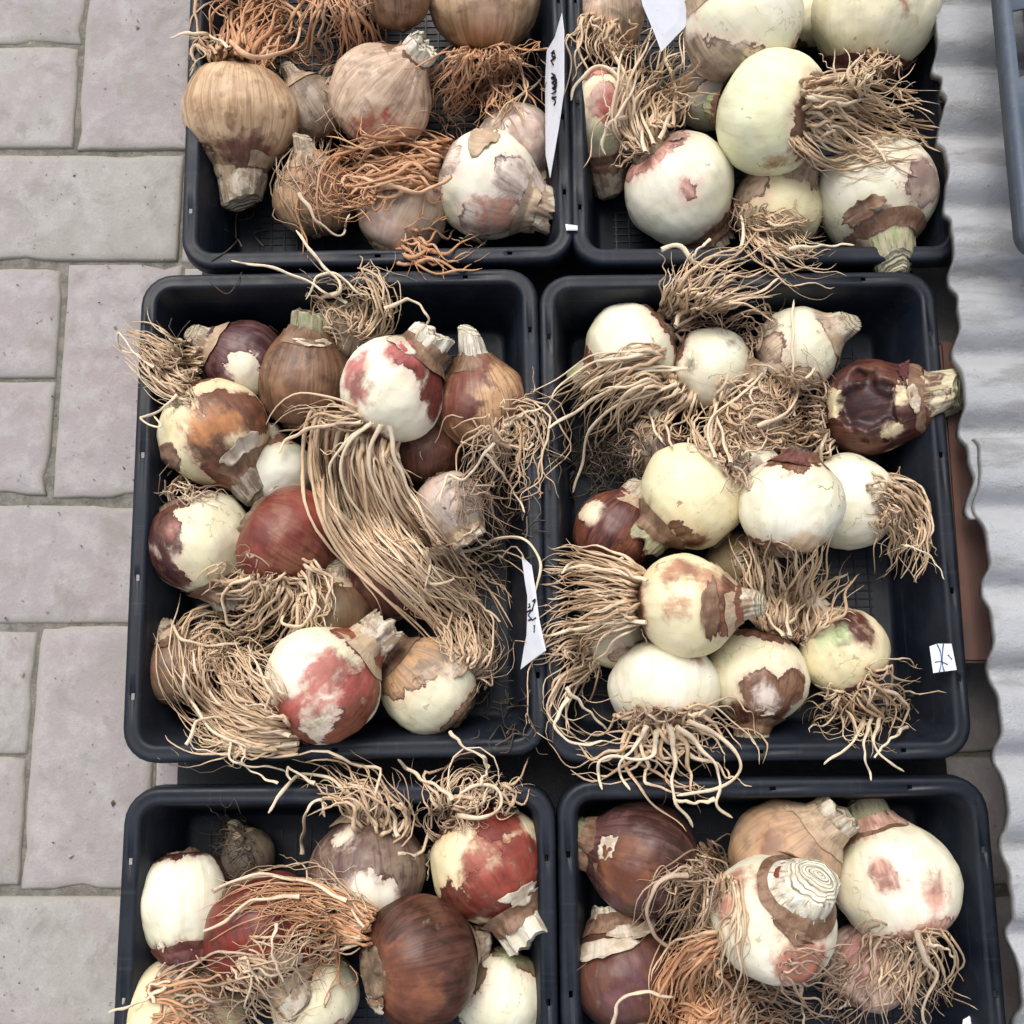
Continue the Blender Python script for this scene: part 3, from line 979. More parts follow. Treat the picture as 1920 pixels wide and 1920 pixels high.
    for j in range(nv3):
        s = j / (nv3 - 1)
        rad = pr * (1.25 - 0.3 * s) * math.sqrt(max(0.0, 1 - max(0, s - 0.55) ** 2 / 0.2026))
        zz = -0.70 * k - 0.20 * k * s ** 0.6
        pts = np.stack([rad * np.cos(th3), rad * np.sin(th3), np.full(nu3, zz)], 1)
        nz = fbm(pts * 9 + seed, seed + 31, 3)
        pts *= (1 + 0.16 * nz)[:, None]
        V.append(pts)
    q4, uv4 = lathe_quads(nv3, nu3)
    link('basal_plate', mesh_np('basal_plate', np.concatenate(V) * r, q4[:, ::-1], None, uv4), M_PLATE, root)
    # loose pieces of papery skin
    fl = list(b['flakes'])
    rr = random.Random(seed)
    if not fl:
        fl = [(rr.choice(['brown', 'tan', 'pale']), rr.uniform(0, 1), rr.uniform(0.04, 0.08), rr.uniform(0.12, 0.18), rr.uniform(0.22, 0.28), rr.uniform(0.02, 0.06)),
              (rr.choice(['brown', 'tan', 'pale']), rr.uniform(0, 1), rr.uniform(0.05, 0.12), rr.uniform(0.74, 0.80), rr.uniform(0.86, 0.93), rr.uniform(0.02, 0.06))]
    for (tone, u0, du, v0, v1, lift) in fl:
        vm, vh = (v0 + v1) / 2, (v1 - v0) * 0.30
        u0, du, v0, v1 = u0 + (0.16 if min(u0 % 1, 1 - u0 % 1) < 0.12 and v1 < 0.8 else 0), du * 0.75, vm - vh, vm + vh
        skin_flake(root, prof, r, tone, u0, du, v0, v1, lift, rr)

def skin_flake(root, prof, r, tone, u0, du, v0, v1, lift, rr):
    """a ragged, slightly curled sheet of tunic lying on the bulb; u0 round the axis, v along it"""
    na, nr_ = 40, 7
    nv = len(prof)
    sd = rr.randrange(1000)
    th = np.arange(na) / na * 2 * PI
    edge = 1 + 0.42 * vnoise(np.stack([np.cos(th) * 1.4, np.sin(th) * 1.4, np.full(na, sd * 1.3)], 1), sd) + 0.30 * vnoise(np.stack([np.cos(th) * 4, np.sin(th) * 4, np.full(na, sd * 1.3)], 1), sd + 3)
    rho = np.r_[0.02, np.linspace(0.2, 1, nr_ - 1)]
    X = rho[:, None] * edge[None] * np.cos(th)[None]
    Y = rho[:, None] * edge[None] * np.sin(th)[None]
    v = np.clip((v0 + v1) / 2 + (v1 - v0) / 2 * Y, 0.01, 0.99)
    ang = 2 * PI * (u0 + du * 0.5 * X)
    fi = v * (nv - 1); k = np.minimum(fi.astype(int), nv - 2); f = fi - k
    rad = prof[k, 0] * (1 - f) + prof[k + 1, 0] * f
    zz = prof[k, 1] * (1 - f) + prof[k + 1, 1] * f
    pn = np.stack([X.ravel() * 2.2 + sd, Y.ravel() * 2.2, np.zeros(X.size)], 1)
    R2 = np.repeat(rho[:, None], na, 1)
    o = 1.035 + lift * R2 ** 3 * (0.5 + 0.8 * vnoise(np.stack([np.cos(th) * 1.5, np.sin(th) * 1.5, np.full(na, sd * 2.1)], 1), sd + 8)[None]) + 0.022 * vnoise(pn, sd + 5).reshape(X.shape)
    V = np.stack([rad * o * np.cos(ang), rad * o * np.sin(ang), zz * (1 + 0.6 * (o - 1))], -1).reshape(-1, 3) * r
    q, _ = lathe_quads(nr_, na)
    uvv = np.stack([(u0 + du * 0.5 * X).ravel(), v.ravel()], 1)
    N = len(V)
    W = V * (1 - 0.0005 / r)
    last = (nr_ - 1) * na + np.arange(na)
    nxt = (nr_ - 1) * na + (np.arange(na) + 1) % na
    Q = np.concatenate([q[:, ::-1], q + N, np.stack([last, last + N, nxt + N, nxt], 1)])
    uv = np.concatenate([uvv, uvv])[Q.ravel()]
    link('papery_skin', mesh_np('papery_skin', np.concatenate([V, W]), Q, None, uv), SKINM[tone], root)

# ---- roots
def surface_z(x, y, upto=None):
    """height of what a root would rest on: bulbs, tray floors, tray rims"""
    z = np.full(x.shape, 0.006)
    for key, (tx, ty, rot, _) in TRAYS.items():
        c, s = math.cos(math.radians(-rot)), math.sin(math.radians(-rot))
        lx, ly = c * (x - tx) - s * (y - ty), s * (x - tx) + c * (y - ty)
        dx, dy = TRAY_W / 2 - np.abs(lx), TRAY_L / 2 - np.abs(ly)
        m = np.minimum(dx, dy)
        z = np.where((m > -0.001) & (m < 0.021), np.maximum(z, RIM), z)
        z = np.where(m >= 0.021, np.maximum(z, 0.010), z)
    z = np.where(x > 0.44, np.maximum(z, 0.14), z)
    for bi, b in enumerate(BULBS):
        if upto is not None and (upto < 0 or (bi > upto and b['tray'] == BULBS[upto]['tray'])): continue
        px, py, pz = b['p']; r = b['r']
        if px + r < x.min() or px - r > x.max() or py + r < y.min() or py - r > y.max(): continue
        d2 = (x - px) ** 2 + (y - py) ** 2
        z = np.where(d2 < r * r, np.maximum(z, pz + np.sqrt(np.maximum(0, r * r - d2))), z)
    return z

def tube(P, rad, sides, tw, flat=0.62):
    """tube around polyline P (n,3) with radii rad (n)"""
    n = len(P)
    T = np.gradient(P, axis=0)
    T /= np.maximum(1e-9, np.linalg.norm(T, axis=1))[:, None]
    up = np.array([0.13, 0.21, 1.0])
    Nn = np.cross(T, up); Nn /= np.maximum(1e-6, np.linalg.norm(Nn, axis=1))[:, None]
    Bn = np.cross(T, Nn)
    tws = tw + np.linspace(0, 3.0, n) * math.sin(tw * 5)          # roots are flattened ribbons that twist
    c_, s_ = np.cos(tws)[:, None], np.sin(tws)[:, None]
    Nn, Bn = Nn * c_ + Bn * s_, (Bn * c_ - Nn * s_) * flat
    ang = np.arange(sides) / sides * 2 * PI
    V = P[:, None] + rad[:, None, None] * (np.cos(ang)[None, :, None] * Nn[:, None] + np.sin(ang)[None, :, None] * Bn[:, None])
    V = V.reshape(-1, 3)
    j, i = np.meshgrid(np.arange(n - 1), np.arange(sides), indexing='ij')
    i2 = (i + 1) % sides
    Q = np.stack([j * sides + i, j * sides + i2, (j + 1) * sides + i2, (j + 1) * sides + i], -1).reshape(-1, 4)
    return V, Q

def drape(P2, zbase, lift, rad, blend=0.3, slope=0.9, upto=None):
    """world polylines (m, n, 3) from pixel polylines (m, n, 2): start at zbase, then lie over the bulbs"""
    one = P2.ndim == 2
    if one: P2 = P2[None]
    m, n = P2.shape[:2]
    lift = np.broadcast_to(np.asarray(lift, float), (m, n)); rad = np.broadcast_to(np.asarray(rad, float), (m,))[:, None]
    W = at_arr(P2.reshape(-1, 2), np.full(m * n, 0.12)).reshape(m, n, 3)
    for _ in range(2):
        z = surface_z(W[..., 0].ravel(), W[..., 1].ravel(), upto).reshape(m, n).copy()
        ds = np.concatenate([np.zeros((m, 1)), np.linalg.norm(np.diff(W[..., :2], axis=1), axis=2)], 1)
        for k in range(1, n): z[:, k] = np.maximum(z[:, k], z[:, k - 1] - slope * ds[:, k])
        for k in range(n - 2, -1, -1): z[:, k] = np.maximum(z[:, k], z[:, k + 1] - max(2.2, slope) * ds[:, k + 1])
        zz = z.copy()
        for _s in range(2): zz[:, 1:-1] = (zz[:, :-2] + zz[:, 1:-1] * 2 + zz[:, 2:]) / 4
        z = np.maximum(z * 0.5 + zz * 0.5, zz) + rad + lift
        if zbase is not None:
            s = np.clip(np.linspace(0, 1, n) / blend, 0, 1); s = (s * s * (3 - 2 * s))[None]
            z = np.asarray(zbase)[:, None] * (1 - s) + z * s
        W = at_arr(P2.reshape(-1, 2), z.ravel()).reshape(m, n, 3)
    return W[0] if one else W

def make_roots(b, spec, seed):
    """spec: tone, count, half width px, spread at start, spread at end, curl px, bundle height m, guide pixels"""
    tone, n, w, s0, s1, curl, thick, guide = spec[:8]
    opt = spec[8] if len(spec) > 8 else {}
    rr = np.random.default_rng(seed)
    g = catmull(guide, 20)
    tan = np.gradient(g, axis=0); tan /= np.linalg.norm(tan, axis=1)[:, None]
    nor = np.stack([-tan[:, 1], tan[:, 0]], 1)
    glen = np.linalg.norm(np.diff(g, axis=0), axis=1).sum()
    scale = depth_of(b['p']) / FPX
    zb0 = b['p'][2] - b['Rm'][2, 2] * 0.8 * b['r']
    VV, QQ, RC = [], [], []
    PP2_, RAD, LIFT, ZB, PHS = [], [], [], [], []
    base = 0
    np_ = 20
    n = max(6, int(n * (0.50 if tone == 'brown' else 0.80))); thick = thick * 0.85; w = w * 0.98
    for i in range(n):
        ln = rr.uniform(opt.get('lmin', 0.62), 1.08)
        if rr.random() < 0.15: ln *= 0.6
        ts = np.linspace(0, 1, np_)
        si = np.clip(ts * ln, 0, 1) * 19
        k = np.minimum(si.astype(int), 18); f = (si - k)[:, None]
        c = g[k] * (1 - f) + g[k + 1] * f
        nn = nor[k]
        over = np.maximum(0, ts * ln - 1)[:, None] * glen * tan[-1]
        lane = rr.uniform(-1, 1)
        lane2 = np.clip(lane + rr.normal(0, 0.45), -1.35, 1.35)
        off = lane * s0 * (1 - ts) + lane2 * s1 * ts ** 0.85
        ph1, ph2, f1, f2 = rr.uniform(0, 6.3), rr.uniform(0, 6.3), rr.uniform(0.5, 1.3), rr.uniform(1.6, 3.4)
        am = curl * rr.uniform(0.4, 1.5)
        env = np.clip(ts * 2.2, 0, 1)
        wig = env * (am * (np.sin(ph1 + f1 * 6.28 * ts) - math.sin(ph1)) + am * 0.40 * (np.sin(ph2 + f2 * 6.28 * ts) - math.sin(ph2)))
        wigt = env * am * 0.8 * (np.sin(ph2 * 2 + f1 * 7 * ts) - math.sin(ph2 * 2))
        if rr.random() < opt.get('hook', 0.25):
            hk = np.clip((ts - 0.6) / 0.4, 0, 1) ** 2
            wig = wig + rr.choice([-1, 1]) * hk * rr.uniform(12, 38)
        P2 = c + over + nn * (off + wig)[:, None] + tan[k] * wigt[:, None]
        j0 = rr.normal(0, 3.0, 2)
        P2 = P2 + j0
        wr = w * (rr.uniform(0.30, 0.65) if rr.random() < 0.35 else rr.uniform(0.8, 1.15))
        rad0 = wr * scale
        rads = rad0 * (1.12 - 0.80 * ts ** 1.4) * (1 + 0.13 * np.sin(ts * rr.uniform(20, 40) + ph1))
        rads[-1] *= 0.35
        lift = thick * rr.random() ** 1.3 * (0.35 + 0.65 * np.sin(np.clip(ts * 1.15, 0, 1) * PI)) + opt.get('up', 0.0) * np.sin(ts * PI * 0.75)
        if rr.random() < 0.30:
            k0 = rr.integers(6, 16)
            d0 = P2[min(k0 + 1, 19)] - P2[k0]; d0 = d0 / max(1e-6, np.linalg.norm(d0))
            an = rr.choice([-1, 1]) * rr.uniform(0.5, 1.2)
            d1 = np.array([d0[0] * math.cos(an) - d0[1] * math.sin(an), d0[0] * math.sin(an) + d0[1] * math.cos(an)])
            bl = rr.uniform(14, 48)
            BP = P2[k0] + d1 * bl * ts[:, None] + d0 * bl * 0.5 * (ts ** 2)[:, None] + 2.0 * np.sin(ts * 9 + ph2)[:, None] * d0[::-1]
            PP2_.append(BP); RAD.append(rad0 * (0.5 - 0.34 * ts)); LIFT.append(np.full(20, lift[k0])); ZB.append(None); PHS.append((ph2, f2))
        PP2_.append(P2); RAD.append(rads); LIFT.append(lift); ZB.append(zb0 + rr.normal(0, 0.10) * b['r']); PHS.append((ph1, f2))
    RAD = np.array(RAD)
    side = np.array([z is None for z in ZB])
    PA, LA = np.array(PP2_), np.array(LIFT)
    WW = np.zeros((len(PA), np_, 3))
    WW[~side] = drape(PA[~side], np.array([z for z in ZB if z is not None]), LA[~side], RAD[~side].mean(1), opt.get('blend', 0.28), upto=b['i'])
    if side.any(): WW[side] = drape(PA[side], None, LA[side], RAD[side].mean(1), upto=b['i'])
    for W, rads, (ph1, f2) in zip(WW, RAD, PHS):
        ts = np.linspace(0, 1, np_)
        W[:, 2] += 0.0022 * np.sin(ph1 * 3 + f2 * 6.28 * ts) * np.clip(ts * 2.2, 0, 1)
        V, Q = tube(W, rads, 5, ph1)
        VV.append(V); QQ.append(Q + base); base += len(V)
        RC.append(np.full(len(V), rr.random()))
    V = (np.concatenate(VV) - b['p']) @ b['Rm']
    o = link('root_mass', mesh_np('root_mass', V, np.concatenate(QQ), {'rc': np.concatenate(RC)}), ROOTM[tone], b['obj'])
    o['kind'] = 'stuff'
    return o

def single_root(b, tone, w, pts, lift=0.003, rc=0.9):
    P2 = catmull(pts, 34)
    rr = np.random.default_rng(int(pts[0][0] * 7 + pts[-1][1]))
    ts = np.linspace(0, 1, 34)
    P2 = P2 + np.stack([1.6 * np.sin(ts * 23 + rr.uniform(0, 6)), 1.6 * np.sin(ts * 19 + rr.uniform(0, 6))], 1)
    scale = depth_of(b['p']) / FPX
    rads = w * scale * (1.0 - 0.5 * ts ** 2) * (1 + 0.10 * np.sin(ts * 31 + rr.uniform(0, 6)))
    rads[-1] *= 0.4
    W = drape(P2, None, lift, rads.mean(), slope=0.7)
    V, Q = tube(W, rads, 7, 0.3)
    V = (V - b['p']) @ b['Rm']
    return link('root', mesh_np('root', V, Q, {'rc': np.full(len(V), rc)}), ROOTM[tone], b['obj'])

# ------------------------------------------------------------------ the bulbs, tray by tray, lowest first
# --- top left tray: tan bulbs
bulb('TL', (640, -75), 92, 60, 0, ca=(TN, TN2), A='full', label='tan bulb cut off by the upper picture edge, only its curly orange roots showing',
     roots=[('orange', 60, 3.6, 40, 105, 14, .020, [(630, -30), (645, 40), (655, 110), (620, 190)]), ('brown', 40, 2.4, 40, 90, 18, .012, [(640, -20), (660, 60), (690, 100)])])
bulb('TL', (745, -5), 62, 90, 0, ca=(BR, BR2), A='full', label='dark bulb low down at the upper picture edge between two tan bulbs')
bulb('TL', (588, 205), 62, 120, -10, inner=GW, ca=(GB, GB2), A='full', label='grey brown bulb sunk between the copper bulb and the pinkish tan bulb',
     roots=[('brown', 30, 2.6, 20, 45, 12, .010, [(600, 170), (640, 150), (700, 250)])])
bulb('TL', (592, 372), 76, 100, 0, inner=GW, ca=(GB, TN), A='full', label='hairy brown bulb half hidden under the orange root bundle of the flaky white bulb',
     roots=[('brown', 55, 1.6, 50, 45, 14, .012, [(580, 250), (570, 320), (590, 430)])])
bulb('TL', (755, 405), 84, 60, -10, inner=GW, ca=(PT, GB2), A=[('full')], B=[(-.5, -.3, .5)], cb=PP, label='greyish tan bulb low at the front rim of the top left tray',
     roots=[('orange', 22, 4.0, 25, 60, 16, .006, [(740, 440), (800, 465), (900, 472)], {'hook': .6})])
bulb('TL', (965, 265), 74, -60, 0, inner=WH, ca=(PP, PP2), A=[('full'), (.2, .3, .4, -1)], B=[(.3, 0, .6)], cb=PP, neck=(.4, .3, 'dry', 'dry'), label='small pinkish papery bulb against the tray wall behind the flaky white bulb')
bulb('TL', (905, -5), 104, 90, 5, ca=(TN, TN2), A='full', B=[(.1, -.3, .3)], cb=PT, label='large tan bulb at the upper picture edge with matted rusty roots below it',
     roots=[('orange', 95, 3.0, 45, 100, 13, .022, [(905, 85), (900, 150), (885, 225)]), ('orange', 45, 2.4, 70, 80, 22, .030, [(890, 100), (915, 150), (950, 200)]), ('straw', 14, 2.6, 60, 60, 20, .020, [(960, 90), (930, 180), (850, 250)])])
bulb('TL', (450, 213), 104, -94, 12, k=.95, ca=(TN, TN2), A='full', B=[(0.05, -.72, .52)], cb=(0.15, 0.055, 0.04), neck=(.42, .55, 'dry', 'cut'), label='copper tan bulb with stubby pale neck pointing to the front, nearest the pavement',
     roots=[('orange', 46, 4.6, 42, 66, 16, .018, [(445, 120), (455, 60), (500, 0), (560, 20)], {'hook': .5}), ('straw', 16, 3.8, 50, 40, 10, .010, [(420, 115), (400, 70), (350, 70)]), ('orange', 30, 3.4, 40, 60, 12, .012, [(460, 110), (510, 40), (590, 110)])],
     singles=[('orange', 5.0, [(420, 70), (470, 105), (540, 95), (565, 40), (530, -5)]), ('orange', 4.8, [(430, 20), (480, 60), (530, 75), (548, 30), (510, 5)]), ('straw', 4.2, [(430, 90), (400, 70), (360, 62), (318, 70)])])
bulb('TL', (712, 186), 95, 47, 14, inner=IV, ca=(PT, PT2), A='full', B=[(-.42, -.52, .26), (.05, -.25, .12), (.25, -.4, .12)], cb=(0.45, 0.11, 0.06), neck=(.30, .36, 'white', 'dry'), label='pinkish tan bulb with a red stain and torn white neck in the top left tray')
bulb('TL', (908, 348), 98, -22, 6, k=1.0, inner=WH, ca=(PP, PP2), A=[(.05, -.62, .5), (.55, .15, .4), (-.7, .5, .35)], B=[(.25, -.55, .42)], cb=(0.52, 0.25, 0.16), neck=(.44, .50, 'dry', 'dry'), cracks=1.0, label='white bulb with flaking pinkish skin and papery neck in the front corner of the tray',
     flakes=[('pale', .1, .25, .45, .75, .12), ('pale', .5, .2, .5, .8, .10), ('tan', .85, .2, .3, .6, .08)],
     roots=[('orange', 85, 4.3, 52, 44, 8, .022, [(838, 312), (770, 300), (690, 315), (620, 300)]), ('orange', 34, 4.0, 35, 60, 14, .015, [(750, 300), (650, 320), (620, 380), (640, 430)], {'hook': .4}), ('orange', 26, 2.2, 40, 70, 18, .012, [(700, 330), (640, 350), (600, 260)])],
     singles=[('orange', 5.5, [(848, 330), (790, 360), (720, 345), (660, 330)]), ('straw', 4.0, [(560, 360), (600, 420), (640, 440), (655, 400)])])

# --- top right tray: large white bulbs
bulb('TR', (1128, 40), 78, 90, 0, inner=GW, ca=(GB2, PT), A='full', label='dull grey tan bulb in the far left corner behind the pointed white label',
     roots=[('straw', 40, 3.4, 40, 50, 10, .012, [(1140, 20), (1130, 80), (1150, 150)])])
bulb('TR', (1515, 25), 62, 60, 0, inner=IV, label='small cream bulb wedged between two large white bulbs at the upper edge')
bulb('TR', (1330, 175), 66, 0, 0, inner=GW, ca=(GB2, GB2), A=[(-.5, .5, .5)], label='greyish white bulb low down behind the kinked roots in the top right tray',
     roots=[('straw', 20, 2.6, 15, 40, 10, .008, [(1290, 170), (1250, 200), (1190, 215)])])
bulb('TR', (1455, 392), 82, 60, 5, inner=CR, ca=(GB2, PT), A=[(-.6, .5, .45)], label='yellowish white bulb low at the front under the big root tuft',
     roots=[('straw', 70, 2.8, 24, 58, 12, .016, [(1400, 400), (1440, 440), (1500, 468), (1560, 470)], {'hook': .3}), ('brown', 24, 2.4, 30, 30, 12, .01, [(1420, 380), (1410, 410), (1400, 440)])],
     singles=[('pale', 4.6, [(1240, 468), (1275, 462), (1300, 490), (1340, 500), (1380, 480), (1395, 430), (1388, 400)]), ('pale', 3.8, [(1480, 465), (1530, 462), (1600, 458)]), ('pale', 3.6, [(1330, 450), (1300, 480), (1310, 505)])])
bulb('TR', (1125, 215), 80, -80, 0, k=1.15, inner=GI, ca=(PP, PK), A=[(.10, .28, .40)], B=[(.3, .2, .26)], cb=(0.30, 0.07, 0.05), neck=(.50, .55, 'grey', 'cut'), label='light green bulb with torn pink window and grey neck pointing to the front',
     singles=[('pale', 4.5, [(1160, 240), (1165, 160), (1130, 125), (1085, 150), (1070, 190)])])
bulb('TR', (1393, 45), 112, 140, 10, inner=WH, ca=(GB2, PT2), A=[(-.1, -.75, .60), (-.6, -.5, .4)], B=[(-.1, -.85, .5)], cb=(0.42, 0.34, 0.26), label='large white bulb with dusty brown underside beside the pointed label at the upper edge')
bulb('TR', (1642, 18), 113, -92, 12, inner=IV, B=[(-.45, .3, .10), (.42, .1, .12)], cb=(0.28, 0.09, 0.05), neck=(.46, .12, 'dark', 'dry'), label='large white bulb with hollow dark neck facing the front at the upper right',
     roots=[('straw', 34, 2.6, 60, 70, 16, .016, [(1600, 130), (1640, 160), (1710, 165)], {'hook': .4}), ('pale', 12, 3.4, 30, 30, 8, .02, [(1590, 190), (1595, 140), (1615, 85)])])
bulb('TR', (1642, 364), 108, -70, 34, inner=WH, ca=(PP, GB2), A=[(.75, .2, .38)], B=[(.8, .3, .4)], cb=(0.50, 0.40, 0.33), neck=(.40, .46, 'green', 'cut'), label='white bulb with thick green ringed neck in the front right corner of the tray', flakes=[('brown', .05, .2, .72, .90, .12), ('brown', .4, .25, .74, .92, .1)])
bulb('TR', (1272, 352), 105, -52, -12, inner=WH, ca=((.50, .20, .16), (.62, .36, .29)), A=[(.18, -.02, .13), (.20, .10, .10)], B=[(-.62, .50, .20)], cb=(0.40, 0.20, 0.14), neck=(.38, .35, 'grey', 'dry'), label='clean white bulb with a small red scar under a tuft of kinked straw roots', cracks=.2,
     roots=[('straw', 62, 4.0, 36, 62, 14, .020, [(1215, 275), (1205, 215), (1240, 140), (1290, 80)], {'hook': .3, 'up': .012}), ('straw', 14, 3.8, 26, 36, 14, .012, [(1215, 280), (1185, 240), (1140, 250), (1140, 290)], {'hook': .5}), ('brown', 8, 2.4, 30, 30, 12, .010, [(1230, 280), (1190, 260), (1150, 270)])],
     singles=[('pale', 5.0, [(1210, 285), (1195, 230), (1150, 225), (1130, 262), (1135, 290)]), ('straw', 4.6, [(1225, 270), (1180, 160), (1130, 60), (1110, 45)]), ('straw', 4.6, [(1235, 262), (1270, 180), (1250, 110), (1310, 95)])])
bulb('TR', (1450, 213), 113, 174, -26, k=.92, inner=GI, B=[(.05, -.78, .10), (.24, -.72, .12)], cb=(0.30, 0.16, 0.07), neck=(.30, .25, 'green', 'dry'), cracks=.25, label='largest pale green white bulb lying on its side with straw roots to the right',
     roots=[('straw', 85, 4.0, 50, 62, 9, .020, [(1500, 215), (1570, 200), (1650, 230), (1740, 262)], {'hook': .25}), ('straw', 40, 3.0, 45, 50, 10, .012, [(1505, 230), (1560, 270), (1640, 270), (1720, 250)])],
     singles=[('pale', 4.6, [(1510, 180), (1580, 195), (1640, 185), (1700, 215)]), ('straw', 4.2, [(1500, 260), (1580, 250), (1640, 270), (1660, 305)])])

# --- middle left tray
bulb('ML', (655, 625), 66, 80, -10, ca=(GB, GB2), A='full', label='bulb hidden behind the brown bulb, its tangled roots hanging over the far rim',
     roots=[('straw', 50, 3.0, 40, 75, 16, .018, [(650, 640), (660, 590), (640, 560), (620, 530)], {'hook': .5}), ('brown', 60, 2.4, 70, 90, 16, .014, [(660, 640), (620, 610), (560, 610)]), ('brown', 30, 2.6, 40, 50, 14, .010, [(660, 610), (720, 600), (740, 610)])],
     singles=[('pale', 4.2, [(600, 560), (640, 540), (590, 480), (556, 432)]), ('pale', 3.6, [(650, 570), (560, 520), (500, 500), (435, 490)]), ('pale', 3.4, [(690, 570), (640, 520), (600, 515), (575, 560)]), ('straw', 4.0, [(720, 580), (770, 562), (800, 590), (802, 610)])])
bulb('ML', (525, 892), 66, 100, -10, inner=GW, label='pale greyish bulb low down between the blotched white bulb and the red bulb', scuff=.2)
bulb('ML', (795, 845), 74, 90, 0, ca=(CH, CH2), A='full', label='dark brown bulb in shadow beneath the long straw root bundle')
bulb('ML', (842, 945), 64, -60, 10, inner=GW, ca=(PP2, PP), A='full', neck=(.5, .3, 'dry', 'dry'), label='papery whitish bulb right of the long roots in the middle left tray',
     roots=[('brown', 50, 2.0, 40, 70, 18, .016, [(860, 900), (910, 950), (930, 1020)])])
bulb('ML', (735, 1085), 84, 100, 0, ca=(MA, CH2), A='full', label='dark maroon bulb under the lower end of the long root bundle')
bulb('ML', (628, 1155), 68, 90, 0, ca=(OL, BR), A='full', label='olive brown bulb deep between the red bulb and the pink and white bulb')
bulb('ML', (338, 1250), 72, 120, 0, ca=(GB, BR2), A='full', label='brown bulb low by the left wall under the curved root bundle',
     roots=[('straw', 60, 2.8, 40, 60, 14, .020, [(350, 1230), (390, 1190), (450, 1250), (520, 1330)])])
bulb('ML', (462, 680), 78, 150, 0, inner=WH, ca=(MA, PU), A=['full', (-.10, -.05, .38, -1), (.15, -.5, .36, -1)], label='maroon bulb with a torn white stripe near the far left corner of the tray', flakes=[('maroon', .3, .15, .3, .6, .1), ('maroon', .6, .15, .5, .8, .1)])
bulb('ML', (572, 722), 90, 84, 2, ca=(BR, BR2), A='full', B=[(-.3, -.1, .4)], cb=(0.24, 0.125, 0.06), neck=(.50, .42, 'green', 'dry'), label='smooth brown bulb with a white collar at the neck in the middle left tray', flakes=[('pale', .02, .25, .84, .97, .05)])
bulb('ML', (900, 762), 88, 98, 5, ca=(RB, TN), A='full', B=[(-.55, .1, .5), (-.15, .75, .4)], cb=(0.16, 0.045, 0.032), neck=(.40, .50, 'white', 'cut'), label='orange brown bulb with pointed white neck near the right wall of the tray',
     roots=[('straw', 44, 3.2, 30, 70, 16, .020, [(930, 800), (960, 800), (930, 850), (900, 930)], {'hook': .4}), ('straw', 30, 2.6, 35, 55, 16, .016, [(930, 810), (985, 790), (980, 830), (960, 930)], {'hook': .4}), ('brown', 40, 2.0, 40, 80, 18, .016, [(900, 850), (910, 930), (960, 1010)])],
     singles=[('pale', 4.0, [(925, 830), (870, 900), (840, 890), (825, 940)]), ('straw', 3.4, [(910, 850), (950, 900), (985, 960)]), ('straw', 3.8, [(945, 800), (985, 775), (1018, 765)])])
bulb('ML', (375, 1015), 98, -62, 0, inner=IV, ca=(MA, CH2), A=[(-.80, .0, .62), (-.62, -.55, .45)], B=[(-.55, .22, .14)], cb=PK, neck=(.45, .35, 'grey', 'dry'), label='white bulb with a maroon side and pink bruise by the left tray wall',
     roots=[('brown', 26, 2.6, 30, 50, 12, .010, [(340, 930), (340, 915), (400, 905), (450, 930)]), ('pale', 5, 3.4, 20, 20, 8, .01, [(370, 915), (330, 905), (285, 915)])])
bulb('ML', (537, 1008), 105, -35, 0, k=.88, ca=(RD, RB2), A='full', B=[(-.65, .05, .5), (.35, .6, .4)], cb=(0.23, 0.05, 0.034), neck=(.30, .30, 'white', 'dry'), label='glossy red bulb in the middle of the tray with matted roots in front',
     roots=[('straw', 75, 3.8, 55, 80, 16, .022, [(510, 1070), (500, 1110), (470, 1150), (400, 1170)], {'hook': .4}), ('straw', 50, 4.0, 55, 60, 15, .020, [(530, 1070), (560, 1110), (560, 1150), (540, 1190)], {'hook': .6}), ('brown', 40, 2.6, 60, 60, 14, .012, [(530, 1060), (500, 1090), (440, 1100)])],
     singles=[('straw', 4.8, [(560, 1090), (590, 1120), (570, 1170), (530, 1170), (545, 1130), (580, 1110)]), ('straw', 4.6, [(470, 1080), (420, 1110), (430, 1170), (470, 1150)]), ('straw', 5, [(330, 1140), (320, 1165), (345, 1200), (400, 1210), (450, 1205)])])
bulb('ML', (400, 806), 101, -56, 14, inner=CR, ca=(BR, RB2), A=[(.15, .30, .50), (.10, -.25, .52), (.62, .30, .46), (.1, -.6, .3), (.42, -.14, .20, -1), (.5, -.45, .22, -1)], B=[(-.15, .15, .34), (.2, .1, .25)], cb=OR, neck=(.38, .42, 'grey', 'cut'), label='cream bulb blotched with brown, dry tassel of roots sticking out over the pavement',
     flakes=[('brown', .02, .16, .45, .7, .05), ('pale', .95, .2, .72, .92, .09)],
     roots=[('straw', 80, 3.0, 55, 14, 5, .016, [(372, 705), (330, 690), (280, 650), (232, 628)], {'hook': .1, 'lmin': .5}), ('pale', 30, 3.2, 60, 30, 5, .018, [(365, 700), (325, 700), (280, 665), (240, 640)]), ('brown', 40, 2.6, 55, 40, 8, .01, [(370, 705), (345, 700), (320, 690)])],
     singles=[('pale', 3.4, [(330, 740), (300, 770), (262, 785), (300, 800), (290, 780)]), ('pale', 3.0, [(290, 690), (250, 660), (225, 625), (222, 650), (262, 668)])])
